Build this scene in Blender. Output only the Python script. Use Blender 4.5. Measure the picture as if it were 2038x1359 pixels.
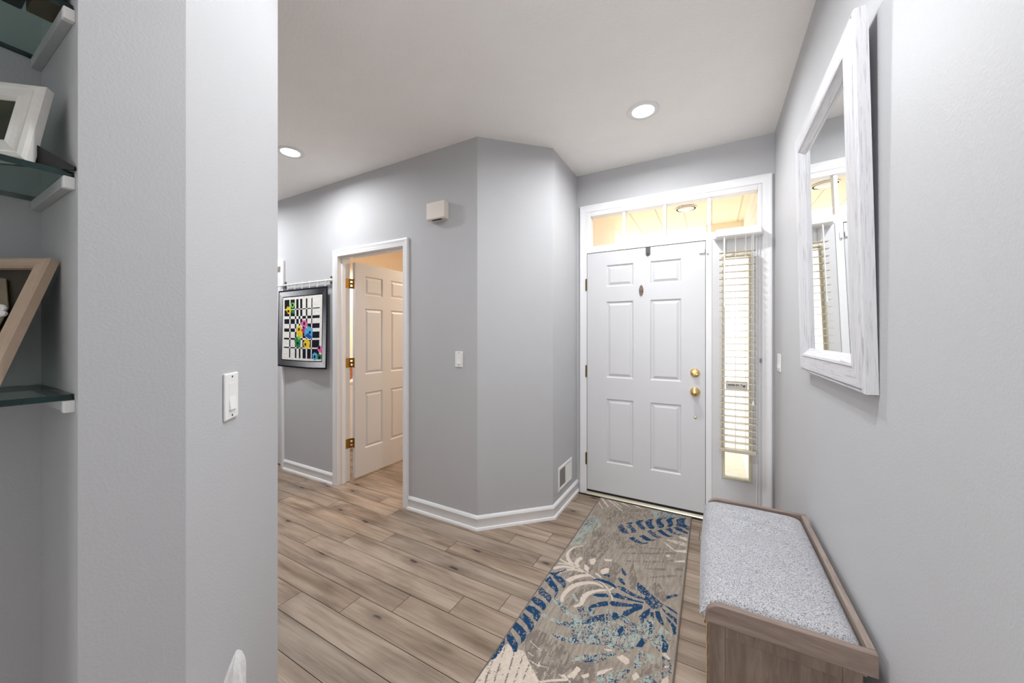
import bpy, bmesh, math, random
import numpy as np
from mathutils import Vector, Matrix
R = math.radians
for o in list(bpy.data.objects): bpy.data.objects.remove(o)
scene = bpy.context.scene
col = scene.collection

# ---------------------------------------------------------------- camera
cam_d = bpy.data.cameras.new('camera'); cam = bpy.data.objects.new('camera', cam_d); col.objects.link(cam)
cam.location = (0, 0, 1.38); cam.rotation_euler = (R(90), 0, R(29.0))
cam_d.sensor_fit = 'HORIZONTAL'; cam_d.sensor_width = 36.0
cam_d.lens = 716.0 / 2038.0 * 36.0
cam_d.shift_x = 0.0; cam_d.shift_y = -12.5 / 2038.0
cam_d.clip_start = 0.02
scene.camera = cam

# ---------------------------------------------------------------- world, exposure
world = bpy.data.worlds.new('world'); scene.world = world; world.use_nodes = True
bg = world.node_tree.nodes['Background']
bg.inputs[0].default_value = (1.0, 0.985, 0.97, 1); bg.inputs[1].default_value = 2.7
vs = scene.view_settings
vs.view_transform = 'Standard'; vs.look = 'None'; vs.gamma = 1.0; vs.use_curve_mapping = False
vs.exposure = 0.38
scene.cycles.diffuse_bounces = 7
scene.cycles.max_bounces = 14
scene.cycles.transparent_max_bounces = 16
scene.cycles.sample_clamp_indirect = 6.0

CEIL = 2.79
def area(name, loc, rot, sx, sy, power, color=(1, 1, 1), shape='RECTANGLE', spread=180):
    d = bpy.data.lights.new(name, 'AREA'); d.energy = power; d.color = color; d.shape = shape
    d.size = sx; d.size_y = sy; d.spread = R(spread)
    o = bpy.data.objects.new(name, d); o.location = loc; o.rotation_euler = rot; col.objects.link(o); return o
# fill lamps added at two made-up windows of the room behind the camera
area('window_daylight', (-1.05, -4.93, 1.5), (R(90), 0, 0), 0.9, 1.5, 80, (0.93, 0.97, 1.0))
area('window_daylight', (-3.4, -4.93, 1.5), (R(90), 0, 0), 1.5, 1.5, 100, (0.93, 0.97, 1.0))
# unseen warm ceiling lamp and vanity lamp of the small room behind the open door
area('vanity_light', (-2.2, 3.7, 2.6), (0, 0, 0), 0.5, 0.25, 20, (1.0, 0.85, 0.70))
area('vanity_light', (-3.7, 3.4, 2.3), (0, 0, 0), 0.5, 0.12, 16, (1.0, 0.85, 0.70))

# ---------------------------------------------------------------- materials
def lin(c):
    return tuple(((x / 255.0) / 12.92) if x / 255.0 <= 0.04045 else ((x / 255.0 + 0.055) / 1.055) ** 2.4 for x in c)
class NT:
    def __init__(s, name):
        s.m = bpy.data.materials.new(name); s.m.use_nodes = True; s.t = s.m.node_tree; s.n = s.t.nodes
        s.b = s.n['Principled BSDF']; s.out = s.n['Material Output']
    def new(s, typ, **kw):
        n = s.n.new(typ)
        for k, v in kw.items():
            if k.startswith('i_'):
                k = k[2:]; n.inputs[int(k) if k.isdigit() else k].default_value = v
            else: setattr(n, k, v)
        return n
    def link(s, a, b): s.t.links.new(a, b)
    def coords(s, scale=(1, 1, 1), kind='Object', rot=(0, 0, 0)):
        tc = s.new('ShaderNodeTexCoord'); mp = s.new('ShaderNodeMapping')
        mp.inputs['Scale'].default_value = scale; mp.inputs['Rotation'].default_value = rot
        s.link(tc.outputs[kind], mp.inputs['Vector']); return mp.outputs[0]
    def noise(s, vec, scale, detail=3, rough=0.55, dist=0.0):
        n = s.new('ShaderNodeTexNoise'); n.inputs['Scale'].default_value = scale; n.inputs['Detail'].default_value = detail
        n.inputs['Roughness'].default_value = rough; n.inputs['Distortion'].default_value = dist
        if vec is not None: s.link(vec, n.inputs['Vector'])
        return n.outputs[0]
    def ramp(s, fac, stops):
        r = s.new('ShaderNodeValToRGB'); e = r.color_ramp.elements
        while len(e) < len(stops): e.new(0.5)
        for i, (p, c) in enumerate(stops):
            e[i].position = p; e[i].color = (*c, 1) if len(c) == 3 else c
        s.link(fac, r.inputs[0]); return r.outputs[0]
    def mix(s, a, b, fac, mode='MIX'):
        m = s.new('ShaderNodeMix', data_type='RGBA', blend_type=mode)
        for sock, v in ((m.inputs[6], a), (m.inputs[7], b), (m.inputs[0], fac)):
            if hasattr(v, 'links') or hasattr(v, 'is_linked'): s.link(v, sock)
            elif isinstance(v, (int, float)): sock.default_value = v
            else: sock.default_value = (*v, 1)
        return m.outputs[2]
    def math(s, op, a, b=None):
        m = s.new('ShaderNodeMath', operation=op)
        for i, v in enumerate((a, b)):
            if v is None: continue
            if isinstance(v, (int, float)): m.inputs[i].default_value = v
            else: s.link(v, m.inputs[i])
        return m.outputs[0]
    def bump(s, h, strength, dist=0.01):
        b = s.new('ShaderNodeBump'); b.inputs['Strength'].default_value = strength; b.inputs['Distance'].default_value = dist
        s.link(h, b.inputs['Height']); s.link(b.outputs[0], s.b.inputs['Normal'])
    def base(s, c, rough=0.5, metal=0.0, spec=0.5):
        if hasattr(c, 'is_linked'): s.link(c, s.b.inputs['Base Color'])
        else: s.b.inputs['Base Color'].default_value = (*c, 1)
        s.b.inputs['Roughness'].default_value = rough; s.b.inputs['Metallic'].default_value = metal
        s.b.inputs['Specular IOR Level'].default_value = spec
def simple(name, c, rough=0.5, metal=0.0, var=0.04, vscale=8, bump=0.0, bscale=120, spec=0.5, bdist=0.002):
    m = NT(name); v = m.coords()
    c = lin(c)
    n = m.noise(v, vscale, 3)
    cc = m.ramp(n, [(0.3, tuple(x * (1 - var) for x in c)), (0.7, tuple(min(1, x * (1 + var)) for x in c))])
    m.base(cc, rough, metal, spec)
    if bump: m.bump(m.noise(v, bscale, 3), bump, bdist)
    return m.m
M = {}
M['wall'] = simple('wall_paint', (188, 188, 190), 0.6, var=0.01, vscale=3, bump=0.32, bscale=180, spec=0.3)
M['ceiling'] = simple('ceiling_paint', (248, 245, 241), 0.8, var=0.012, vscale=4, bump=0.8, bscale=70, spec=0.2, bdist=0.004)
M['trim'] = simple('trim_white', (231, 230, 231), 0.35, var=0.008, vscale=4, bump=0.08, bscale=60)
M['door'] = simple('door_white', (210, 209, 211), 0.4, var=0.01, vscale=5, bump=0.06, bscale=90)
M['warmwall'] = simple('bathroom_paint', (240, 226, 208), 0.6, var=0.02)
M['dark_gap'] = simple('dark_rubber', (14, 13, 18), 0.7)
M['sill'] = simple('threshold_metal', (206, 198, 176), 0.35, 0.6)
M['brass'] = simple('polished_brass', (232, 200, 136), 0.24, 1.0, var=0.1, vscale=60)
M['hinge_brass'] = simple('hinge_brass', (168, 134, 66), 0.3, 1.0, var=0.3, vscale=140)
M['dull_brass'] = simple('aged_brass', (120, 100, 62), 0.35, 1.0, var=0.25, vscale=90)
M['bronze'] = simple('bronze_metal', (120, 104, 92), 0.3, 1.0, var=0.3, vscale=120)
M['plastic'] = simple('white_plastic', (236, 235, 233), 0.35, var=0.01)
M['chime'] = simple('cream_plastic', (226, 218, 208), 0.45, var=0.015)
M['grey_metal'] = simple('dark_grey_metal', (88, 86, 84), 0.4, 0.7, var=0.1, vscale=60)
M['vinyl'] = simple('sidelight_vinyl', (205, 200, 178), 0.45, var=0.015)  # beige cast of the backlit frame is put into this colour
M['blind'] = simple('blind_slat', (200, 190, 170), 0.45, var=0.012)
M['black'] = simple('black_board', (20, 19, 19), 0.6, var=0.1)
M['cord'] = simple('cord_white', (235, 233, 228), 0.6)
M['concrete'] = simple('porch_concrete', (206, 196, 182), 0.9, var=0.08, vscale=14, bump=0.2, bscale=200)
M['tissue'] = simple('tissue_paper', (240, 236, 236), 0.8, var=0.02)
def mat_tissue():
    m = NT('tissue_paper'); m.base((0.86, 0.84, 0.84), 0.8); n = m.noise(m.coords((1, 1, .4)), 60, 3); m.bump(n, 0.8, 0.01)
    tr = m.new('ShaderNodeBsdfTransparent'); mx = m.new('ShaderNodeMixShader'); mx.inputs[0].default_value = 0.3
    m.link(m.b.outputs[0], mx.inputs[1]); m.link(tr.outputs[0], mx.inputs[2]); m.link(mx.outputs[0], m.out.inputs[0]); return m.m
M['tissue_thin'] = mat_tissue()
M['blue'] = simple('blue_print', (30, 62, 120), 0.5)
M['greyprint'] = simple('grey_print', (120, 130, 150), 0.5)
M['walnut'] = simple('walnut_block', (128, 86, 62), 0.5, var=0.25, vscale=20)
M['amber'] = simple('amber_bottle', (150, 84, 40), 0.3, var=0.2, vscale=30)
M['grille_dark'] = simple('vent_dark', (120, 106, 96), 0.6)
M['ground'] = simple('lawn_ground', (214, 212, 204), 0.9, var=0.05)

def mat_glass():
    m = NT('window_glass'); m.n.remove(m.b)
    tr = m.new('ShaderNodeBsdfTransparent'); gl = m.new('ShaderNodeBsdfGlossy'); gl.inputs['Roughness'].default_value = 0.02
    fr = m.new('ShaderNodeFresnel'); fr.inputs[0].default_value = 1.22; mx = m.new('ShaderNodeMixShader')
    ge = m.new('ShaderNodeNewGeometry'); m.link(m.math('MULTIPLY', fr.outputs[0], m.math('SUBTRACT', 1.0, ge.outputs['Backfacing'])), mx.inputs[0]); m.link(tr.outputs[0], mx.inputs[1]); m.link(gl.outputs[0], mx.inputs[2])
    m.link(mx.outputs[0], m.out.inputs[0]); return m.m
M['glass'] = mat_glass()
def mat_shelf_glass():
    m = NT('green_shelf_glass'); m.n.remove(m.b)
    tr = m.new('ShaderNodeBsdfTransparent'); tr.inputs[0].default_value = (0.80, 0.91, 0.88, 1)
    gl = m.new('ShaderNodeBsdfGlossy'); gl.inputs['Roughness'].default_value = 0.03
    fr = m.new('ShaderNodeFresnel'); fr.inputs[0].default_value = 1.5; mx = m.new('ShaderNodeMixShader')
    ge = m.new('ShaderNodeNewGeometry'); m.link(m.math('MULTIPLY', fr.outputs[0], m.math('SUBTRACT', 1.0, ge.outputs['Backfacing'])), mx.inputs[0]); m.link(tr.outputs[0], mx.inputs[1]); m.link(gl.outputs[0], mx.inputs[2])
    m.link(mx.outputs[0], m.out.inputs[0]); return m.m
M['shelf_glass'] = mat_shelf_glass()
M['glass_edge'] = simple('glass_edge', (8, 40, 38), 0.12, var=0.2, vscale=30)
def mat_mirror():
    m = NT('mirror_silver'); m.base((0.86, 0.88, 0.88), 0.012, 1.0)
    n = m.noise(m.coords(), 2, 1); m.link(m.ramp(n, [(0, (0.85, 0.87, 0.87)), (1, (0.87, 0.89, 0.89))]), m.b.inputs['Base Color']); return m.m
M['mirror'] = mat_mirror()
def mat_washed(name, sc, a=(206, 205, 208), b=(168, 166, 170)):
    m = NT(name); v = m.coords(sc)
    n = m.noise(v, 1.0, 5, 0.65, 0.3)
    c = m.ramp(n, [(0.32, lin(b)), (0.48, lin(a)), (0.75, lin(a)), (0.9, lin(tuple(min(255, x + 8) for x in a)))])
    m.base(c, 0.45); m.bump(n, 0.25, 0.002); return m.m
M['wash_v'] = mat_washed('whitewash_vertical', (220, 220, 9))
M['wash_h'] = mat_washed('whitewash_horizontal', (220, 9, 220))
M['wash_frame'] = simple('white_frame', (224, 221, 216), 0.5, var=0.03, vscale=60, bump=0.15, bscale=160)
M['beige_frame'] = simple('beige_frame', (196, 172, 150), 0.45, var=0.05, vscale=50, bump=0.12, bscale=180)
def mat_wood(name, sc, dark, mid, light):
    m = NT(name); v = m.coords(sc)
    n = m.noise(v, 1.0, 6, 0.62, 0.8); n2 = m.noise(m.coords(tuple(x * 5 for x in sc)), 1.0, 2)
    c = m.ramp(n, [(0.25, lin(dark)), (0.5, lin(mid)), (0.75, lin(light))])
    c = m.mix(c, m.ramp(n2, [(0.3, (0.6, 0.6, 0.6)), (0.6, (1, 1, 1))]), 0.35, 'MULTIPLY')
    m.base(c, 0.5); m.bump(n2, 0.15, 0.001); return m.m
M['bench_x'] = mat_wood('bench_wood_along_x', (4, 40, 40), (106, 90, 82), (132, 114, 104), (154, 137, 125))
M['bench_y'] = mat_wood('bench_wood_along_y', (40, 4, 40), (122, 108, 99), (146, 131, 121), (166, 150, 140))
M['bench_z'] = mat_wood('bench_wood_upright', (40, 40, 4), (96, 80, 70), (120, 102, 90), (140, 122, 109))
def mat_cushion():
    m = NT('boucle_cushion'); v = m.coords((1.0, 1.5, 1.0))
    n = m.noise(v, 270, 2, 0.6, 0.6); big = m.noise(m.coords(), 7, 2)
    c = m.ramp(n, [(0.36, lin((92, 93, 97))), (0.45, lin((168, 168, 171))), (0.7, lin((206, 205, 208)))])
    c = m.mix(c, m.ramp(big, [(0.3, (0.93, 0.93, 0.94)), (0.7, (1, 1, 1))]), 1.0, 'MULTIPLY')
    m.base(c, 0.95, 0, 0.1); m.bump(n, 0.6, 0.003); return m.m
M['cushion'] = mat_cushion()
def mat_attr(name, attr, rough=0.9, nscale=(500, 160, 500), amt=0.25, bump=0.3):
    m = NT(name); a = m.new('ShaderNodeAttribute'); a.attribute_name = attr
    n = m.noise(m.coords(nscale), 1.0, 2)
    c = m.mix(a.outputs['Color'], m.ramp(n, [(0.3, (1 - amt,) * 3), (0.7, (1, 1, 1))]), 1.0, 'MULTIPLY')
    m.base(c, rough, 0, 0.15); m.bump(n, bump, 0.002); return m.m
M['rug'] = mat_attr('rug_pile', 'pattern', nscale=(420, 130, 420), amt=0.22)
M['quilt'] = mat_attr('quilt_cotton', 'pattern', nscale=(260, 260, 260), amt=0.15)
M['rug_edge'] = simple('rug_binding', (84, 78, 74), 0.9, var=0.1, vscale=200)
def mat_floor():
    m = NT('laminate_planks')
    uv = m.new('ShaderNodeUVMap'); uv.uv_map = 'plank'
    def mp(s):
        k = m.new('ShaderNodeMapping'); k.inputs['Scale'].default_value = s; m.link(uv.outputs[0], k.inputs['Vector']); return k.outputs[0]
    tone = m.new('ShaderNodeAttribute'); tone.attribute_name = 'tone'
    broad = m.noise(mp((1.3, 11, 1)), 1.0, 4, 0.55, 0.8)
    grain = m.noise(mp((6, 170, 1)), 1.0, 4, 0.6, 0.2)
    streak = m.noise(mp((2.2, 48, 1)), 1.0, 4, 0.6, 0.5)
    patch = m.noise(mp((1.8, 5, 1)), 1.0, 3, 0.5, 0.4)
    c = m.ramp(broad, [(0.24, lin((122, 104, 89))), (0.42, lin((156, 138, 121))), (0.6, lin((174, 156, 139))), (0.8, lin((184, 167, 150)))])
    c = m.mix(c, m.ramp(grain, [(0.3, (0.78, 0.76, 0.74)), (0.62, (1, 1, 1))]), 0.7, 'MULTIPLY')
    c = m.mix(c, m.ramp(streak, [(0.28, (0.66, 0.63, 0.60)), (0.52, (1, 1, 1)), (0.8, (1.06, 1.05, 1.04))]), 0.75, 'MULTIPLY')
    c = m.mix(c, m.ramp(patch, [(0.28, (0.50, 0.47, 0.44)), (0.50, (1, 1, 1))]), 0.8, 'MULTIPLY')
    vo = m.new('ShaderNodeTexVoronoi'); vo.voronoi_dimensions = '2D'; vo.inputs['Scale'].default_value = 1.0; m.link(mp((2.9, 8.5, 1)), vo.inputs['Vector'])
    sel = m.new('ShaderNodeSeparateColor'); m.link(vo.outputs['Color'], sel.inputs[0])
    dd = m.math('ADD', vo.outputs['Distance'], m.math('MULTIPLY', m.math('SUBTRACT', m.noise(mp((16, 50, 1)), 1.0, 3), 0.5), 0.22))
    halo = m.ramp(dd, [(0.02, (1, 1, 1)), (0.40, (0, 0, 0))]); core = m.ramp(dd, [(0.05, (1, 1, 1)), (0.11, (0, 0, 0))])
    on = m.math('GREATER_THAN', sel.outputs[0], 0.70)
    c = m.mix(c, m.mix(c, lin((104, 88, 76)), 0.8), m.math('MULTIPLY', m.math('MULTIPLY', halo, on), 0.75))
    c = m.mix(c, lin((58, 46, 42)), m.math('MULTIPLY', m.math('MULTIPLY', core, on), 0.85))
    c = m.mix(c, tone.outputs['Color'], 1.0, 'MULTIPLY')
    m.base(c, 0.42, 0, 0.4); m.bump(grain, 0.12, 0.001); return m.m
M['floor'] = mat_floor()
def mat_siding(name, c, axis, pitch):
    m = NT(name); tc = m.new('ShaderNodeTexCoord'); sp = m.new('ShaderNodeSeparateXYZ'); m.link(tc.outputs['Object'], sp.inputs[0])
    f = m.math('FRACT', m.math('DIVIDE', sp.outputs[axis], pitch))
    c = lin(c); cc = m.ramp(f, [(0.0, tuple(x * 0.62 for x in c)), (0.06, c), (0.97, c), (1.0, tuple(x * 0.7 for x in c))])
    m.base(cc, 0.7); m.bump(f, 0.3, 0.01); return m.m
M['soffit'] = mat_siding('soffit_planks', (246, 235, 212), 0, 0.27)
M['siding'] = mat_siding('porch_siding', (244, 234, 212), 2, 0.11)
M['siding_white'] = mat_siding('porch_siding_white', (240, 236, 226), 2, 0.13)
def mat_wicker():
    m = NT('wicker_weave'); w = m.new('ShaderNodeTexWave'); w.inputs['Scale'].default_value = 40; w.inputs['Distortion'].default_value = 2
    m.link(m.coords(), w.inputs['Vector'])
    m.base(m.ramp(w.outputs[0], [(0.2, lin((112, 84, 54))), (0.8, lin((196, 164, 118)))]), 0.8); m.bump(w.outputs[0], 0.8, 0.004); return m.m
M['wicker'] = mat_wicker()
def mat_emit(name, c, s):
    m = NT(name); m.base((0.9, 0.9, 0.9), 0.5); m.b.inputs['Emission Color'].default_value = (*c, 1); m.b.inputs['Emission Strength'].default_value = s
    n = m.noise(m.coords(), 5, 1); m.link(m.ramp(n, [(0, (0.9, 0.9, 0.9)), (1, (0.92, 0.92, 0.92))]), m.b.inputs['Base Color']); return m.m
M['lens'] = mat_emit('lamp_lens', (1, 0.97, 0.93), 12)
def mat_artwork(name, stops, sc):
    m = NT(name); n = m.noise(m.coords((sc, sc, sc)), 1.0, 3, 0.5, 0.6)
    m.base(m.ramp(n, [(p, lin(c)) for p, c in stops]), 0.35); return m.m
M['art_dark'] = mat_artwork('dark_photo', [(0.3, (26, 28, 22)), (0.55, (58, 58, 42)), (0.8, (90, 86, 60))], 14)
M['art_brown'] = mat_artwork('shadow_box_backing', [(0.3, (34, 28, 22)), (0.6, (60, 50, 38)), (0.8, (78, 66, 50))], 12)
M['art_taupe'] = mat_artwork('taupe_paper', [(0.3, (118, 104, 84)), (0.7, (142, 128, 106))], 20)

# ---------------------------------------------------------------- mesh helpers
class MB:
    def __init__(s): s.v = []; s.f = []; s.mi = []
    def add(s, vs, fs, mi=0):
        b = len(s.v); s.v += [tuple(p) for p in vs]; s.f += [tuple(b + i for i in f) for f in fs]
        s.mi += [mi] * len(fs); return s
    def box(s, x0, x1, y0, y1, z0, z1, mi=0):
        return s.add([(x0, y0, z0), (x1, y0, z0), (x1, y1, z0), (x0, y1, z0), (x0, y0, z1), (x1, y0, z1), (x1, y1, z1), (x0, y1, z1)],
                     [(0, 3, 2, 1), (4, 5, 6, 7), (0, 1, 5, 4), (1, 2, 6, 5), (2, 3, 7, 6), (3, 0, 4, 7)], mi)
    def prism(s, poly, a0, a1, fn=lambda u, v, a: (u, v, a), mi=0):
        n = len(poly); vs = [fn(u, v, a0) for u, v in poly] + [fn(u, v, a1) for u, v in poly]
        return s.add(vs, [tuple(range(n))[::-1], tuple(range(n, 2 * n))] + [(i, (i + 1) % n, n + (i + 1) % n, n + i) for i in range(n)], mi)
    def tube(s, pts, r, seg=10, mi=0, cap=True):
        pts = [Vector(p) for p in pts]; vs = []; n = len(pts)
        rr = r if isinstance(r, (list, tuple)) else [r] * n
        for i, p in enumerate(pts):
            t = (pts[min(i + 1, n - 1)] - pts[max(i - 1, 0)]).normalized()
            a = t.orthogonal().normalized() if i == 0 else (pa - t * pa.dot(t)).normalized()
            pa = a; b = t.cross(a)
            vs += [p + (a * math.cos(k * 2 * math.pi / seg) + b * math.sin(k * 2 * math.pi / seg)) * rr[i] for k in range(seg)]
        fs = [(i * seg + k, i * seg + (k + 1) % seg, (i + 1) * seg + (k + 1) % seg, (i + 1) * seg + k) for i in range(n - 1) for k in range(seg)]
        if cap: fs += [tuple(range(seg))[::-1], tuple(range((n - 1) * seg, n * seg))]
        return s.add(vs, fs, mi)
    def lathe(s, prof, c, axis, seg=24, mi=0):          # prof: (radius, distance along the axis)
        ax = Vector(axis).normalized(); a = ax.orthogonal().normalized(); b = ax.cross(a); c = Vector(c); vs = []
        for r, h in prof: vs += [c + ax * h + (a * math.cos(k * 2 * math.pi / seg) + b * math.sin(k * 2 * math.pi / seg)) * max(r, 1e-5) for k in range(seg)]
        n = len(prof)
        fs = [(i * seg + k, i * seg + (k + 1) % seg, (i + 1) * seg + (k + 1) % seg, (i + 1) * seg + k) for i in range(n - 1) for k in range(seg)]
        fs += [tuple(range(seg))[::-1], tuple(range((n - 1) * seg, n * seg))]
        return s.add(vs, fs, mi)
    def sweep(s, path, prof, fn, closed=False, mi=0, mis=None):      # prof: (offset to the left of travel, depth)
        n = len(path); dirs = []; P = [Vector(p) for p in path]; rings = []
        for i in range(n):
            d0 = (P[i] - P[i - 1]).normalized() if (i > 0 or closed) else None
            d1 = (P[(i + 1) % n] - P[i]).normalized() if (i < n - 1 or closed) else None
            d0 = d0 or d1; d1 = d1 or d0
            n0 = Vector((-d0.y, d0.x)); n1 = Vector((-d1.y, d1.x)); mm = (n0 + n1).normalized(); k = 1 / max(0.3, mm.dot(n0))
            rings.append([P[i] + mm * k * o for o, d in prof])
        m = len(prof); vs = [fn(q.x, q.y, prof[j][1]) for ring in rings for j, q in enumerate(ring)]
        for i in range(n if closed else n - 1):
            i2 = (i + 1) % n
            for j in range(m):
                j2 = (j + 1) % m
                s.f.append(tuple(len(s.v) + q for q in (i * m + j, i2 * m + j, i2 * m + j2, i * m + j2)))
                s.mi.append(mis[i] if mis else mi)
        if not closed:
            s.f.append(tuple(len(s.v) + j for j in range(m))); s.mi.append(mi)
            s.f.append(tuple(len(s.v) + (n - 1) * m + j for j in reversed(range(m)))); s.mi.append(mi)
        s.v += [tuple(v) for v in vs]; return s
    def build(s, name, mats, parent=None, origin=None, bevel=0, smooth=False, local=False, seg=2):
        me = bpy.data.meshes.new(name); o = bpy.data.objects.new(name, me); col.objects.link(o)
        if parent is not None:
            off = Vector((0, 0, 0))
            if not local:
                q = parent
                while q is not None: off += Vector(q.location); q = q.parent
            if origin: off += Vector(origin); o.location = origin
        else:
            if origin is None:
                a = np.array(s.v); origin = ((a[:, 0].min() + a[:, 0].max()) / 2, (a[:, 1].min() + a[:, 1].max()) / 2, a[:, 2].min())
            off = Vector(origin); o.location = origin
        me.from_pydata([(x - off.x, y - off.y, z - off.z) for x, y, z in s.v], [], s.f)
        for m in (mats if isinstance(mats, list) else [mats]): me.materials.append(m)
        me.polygons.foreach_set('material_index', s.mi)
        bm = bmesh.new(); bm.from_mesh(me); bmesh.ops.recalc_face_normals(bm, faces=bm.faces); bm.to_mesh(me); bm.free()
        if smooth:
            for p in me.polygons: p.use_smooth = True
            me.set_sharp_from_angle(angle=R(40))
        if bevel:
            b = o.modifiers.new('bevel', 'BEVEL'); b.width = bevel; b.segments = seg; b.limit_method = 'ANGLE'; b.angle_limit = R(40)
        if parent is not None: o.parent = parent
        return o
def tag(o, label=None, cat=None, group=None, kind=None):
    if label: o['label'] = label
    if cat: o['category'] = cat
    if group: o['group'] = group
    if kind: o['kind'] = kind
    return o
def thing(name, loc, label, cat, group=None, kind=None, rot=(0, 0, 0)):
    o = bpy.data.objects.new(name, None); o.location = loc; o.rotation_euler = rot; o.empty_display_size = 0.05
    col.objects.link(o); return tag(o, label, cat, group, kind)
def struct(o, label, cat): return tag(o, label, cat, None, 'structure')
def copy_tree(o, parent=None):
    c = o.copy(); col.objects.link(c)
    if parent is not None: c.parent = parent
    for ch in list(o.children): copy_tree(ch, c)
    return c

# ================================================================ THE SETTING
XR = 0.385; YH = 2.115; YD = 3.078      # right wall, hall wall, entry wall planes
# floor: every plank a quad of one mesh, seams left as real gaps over a dark underlay
def make_floor():
    mb = MB(); uvs = []; tones = []; rnd = random.Random(5)
    known = {-1: -1.93, 0: -1.62, 1: -1.396, 2: -1.143, 3: -0.934, 4: -0.703, 5: -0.268, 6: -0.935}
    L = 1.222; W = 0.1315; g = 0.0013
    x_lo, x_hi, y_lo, y_hi = -5.2, 0.385, -5.0, 4.45
    k0 = int(math.floor((y_lo - 1.147) / W)); k1 = int(math.ceil((y_hi - 1.147) / W))
    for k in range(k0, k1 + 1):
        ya = 1.147 + W * k; yb = ya + W
        xj = known.get(k, -1.62 + 0.235 * k + rnd.uniform(-.05, .05))
        i0 = int(math.floor((x_lo - xj) / L)); i1 = int(math.ceil((x_hi - xj) / L))
        for i in range(i0, i1):
            a = max(x_lo, xj + i * L); b = min(x_hi, xj + (i + 1) * L)
            if yb > 3.16: b = min(b, -1.18)
            if b - a < 0.01: continue
            mb.add([(a + g, ya + g, 0), (b - g, ya + g, 0), (b - g, yb - g, 0), (a + g, yb - g, 0)], [(0, 1, 2, 3)], 0)
            u0 = rnd.uniform(0, 60); v0 = rnd.uniform(0, 60); t = rnd.uniform(0.80, 1.02); w = rnd.uniform(-.02, .025)
            fl = rnd.random() < .5
            q = [(u0, v0), (u0 + b - a, v0), (u0 + b - a, v0 + W), (u0, v0 + W)]
            if fl: q = [(-u, v) for u, v in q]
            uvs += q; tones += [(t * (1 + w), t, t * (1 - w), 1)] * 4
    n = len(mb.f)
    mb.add([(x_lo, y_lo, -0.003), (x_hi, y_lo, -0.003), (x_hi, 3.15, -0.003), (-1.17, 3.15, -0.003), (-1.17, y_hi, -0.003), (x_lo, y_hi, -0.003)], [(0, 1, 2, 3, 4, 5)], 1)
    o = mb.build('floor', [M['floor'], M['dark_gap']], origin=(0, 0, 0))
    me = o.data; uvl = me.uv_layers.new(name='plank'); ca = me.color_attributes.new('tone', 'FLOAT_COLOR', 'CORNER')
    uu = np.zeros((len(me.loops), 2)); cc = np.ones((len(me.loops), 4))
    loops_v = np.zeros(len(me.loops), dtype=int); me.loops.foreach_get('vertex_index', loops_v)
    U = np.array(uvs + [(0, 0)] * 6); T = np.array(tones + [(1, 1, 1, 1)] * 6)
    uu[:] = U[loops_v]; cc[:] = T[loops_v]
    me.uv_layers['plank'].data.foreach_set('uv', uu.ravel()); me.color_attributes['tone'].data.foreach_set('color', cc.ravel())
    return struct(o, 'grey-brown wood laminate plank floor of the hall and entry', 'floor')
make_floor()
mb = MB(); mb.box(-5.3, .51, -5.15, 3.2, CEIL, CEIL + .1); mb.box(-5.3, -1.17, 3.2, 4.55, CEIL, CEIL + .1)
struct(mb.build('ceiling', M['ceiling']), 'textured off-white ceiling', 'ceiling')
mb = MB(); mb.box(XR, .51, -5.15, 3.2, 0, CEIL)
struct(mb.build('wall_right', M['wall']), 'pale grey wall on the right behind the bench and mirror', 'wall')
mb = MB()
mb.prism([(-.922, .314), (-1.294, .686), (-5.2, .686), (-5.2, -1.6), (-.922, -1.6), (-.922, -.75), (-1.177, -.75), (-1.177, .1734), (-.922, .1734)], 0, CEIL)
struct(mb.build('wall_left', M['wall']), 'pale grey near wall with clipped corner and recessed shelf niche', 'wall')
mb = MB()
mb.prism([(-2.155, YH), (-1.454, YH), (-1.046, 2.523), (-1.046, 3.2), (-1.17, 3.2), (-1.17, 2.575), (-1.506, 2.24), (-2.155, 2.24)], 0, CEIL)
mb.box(-3.92, -3.02, YH, 2.24, 0, CEIL); mb.box(-5.2, -4.75, YH, 2.24, 0, CEIL)
mb.box(-3.02, -2.155, YH, 2.24, 2.12, CEIL); mb.box(-4.75, -3.92, YH, 2.24, 2.12, CEIL)
struct(mb.build('wall_hall', M['wall']), 'blue-grey hall wall with angled corner beside the front door', 'wall')
mb = MB(); mb.box(-1.046, -.985, YD, 3.2, 0, CEIL); mb.box(.34, XR, YD, 3.2, 0, CEIL); mb.box(-.985, .34, YD, 3.2, 2.475, CEIL)
struct(mb.build('wall_front', M['wall']), 'blue-grey wall around the front door and its side window', 'wall')
mb = MB(); mb.box(-5.3, -5.2, -5.15, 2.24, 0, CEIL)
struct(mb.build('wall_west', M['wall']), 'grey wall at the far end of the hall', 'wall')
mb = MB()   # wall behind the camera with two window openings added for the fill lamps
mb.box(-5.2, XR, -5.1, -5.0, 0, .7); mb.box(-5.2, XR, -5.1, -5.0, 2.3, CEIL)
for a, b in ((-5.2, -4.2), (-2.6, -1.5), (-.6, XR)): mb.box(a, b, -5.1, -5.0, .7, 2.3)
struct(mb.build('wall_back', M['wall']), 'grey wall behind the camera with two windows', 'wall')
mb = MB(); mb.box(-4.4, -4.3, 2.24, 4.45, 0, CEIL); mb.box(-4.4, -1.17, 4.45, 4.55, 0, CEIL); mb.box(-1.17, -1.05, 3.2, 4.55, 0, CEIL)
struct(mb.build('wall_bathroom', M['warmwall']), 'warm cream walls of the lit room behind the open door', 'wall')
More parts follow.
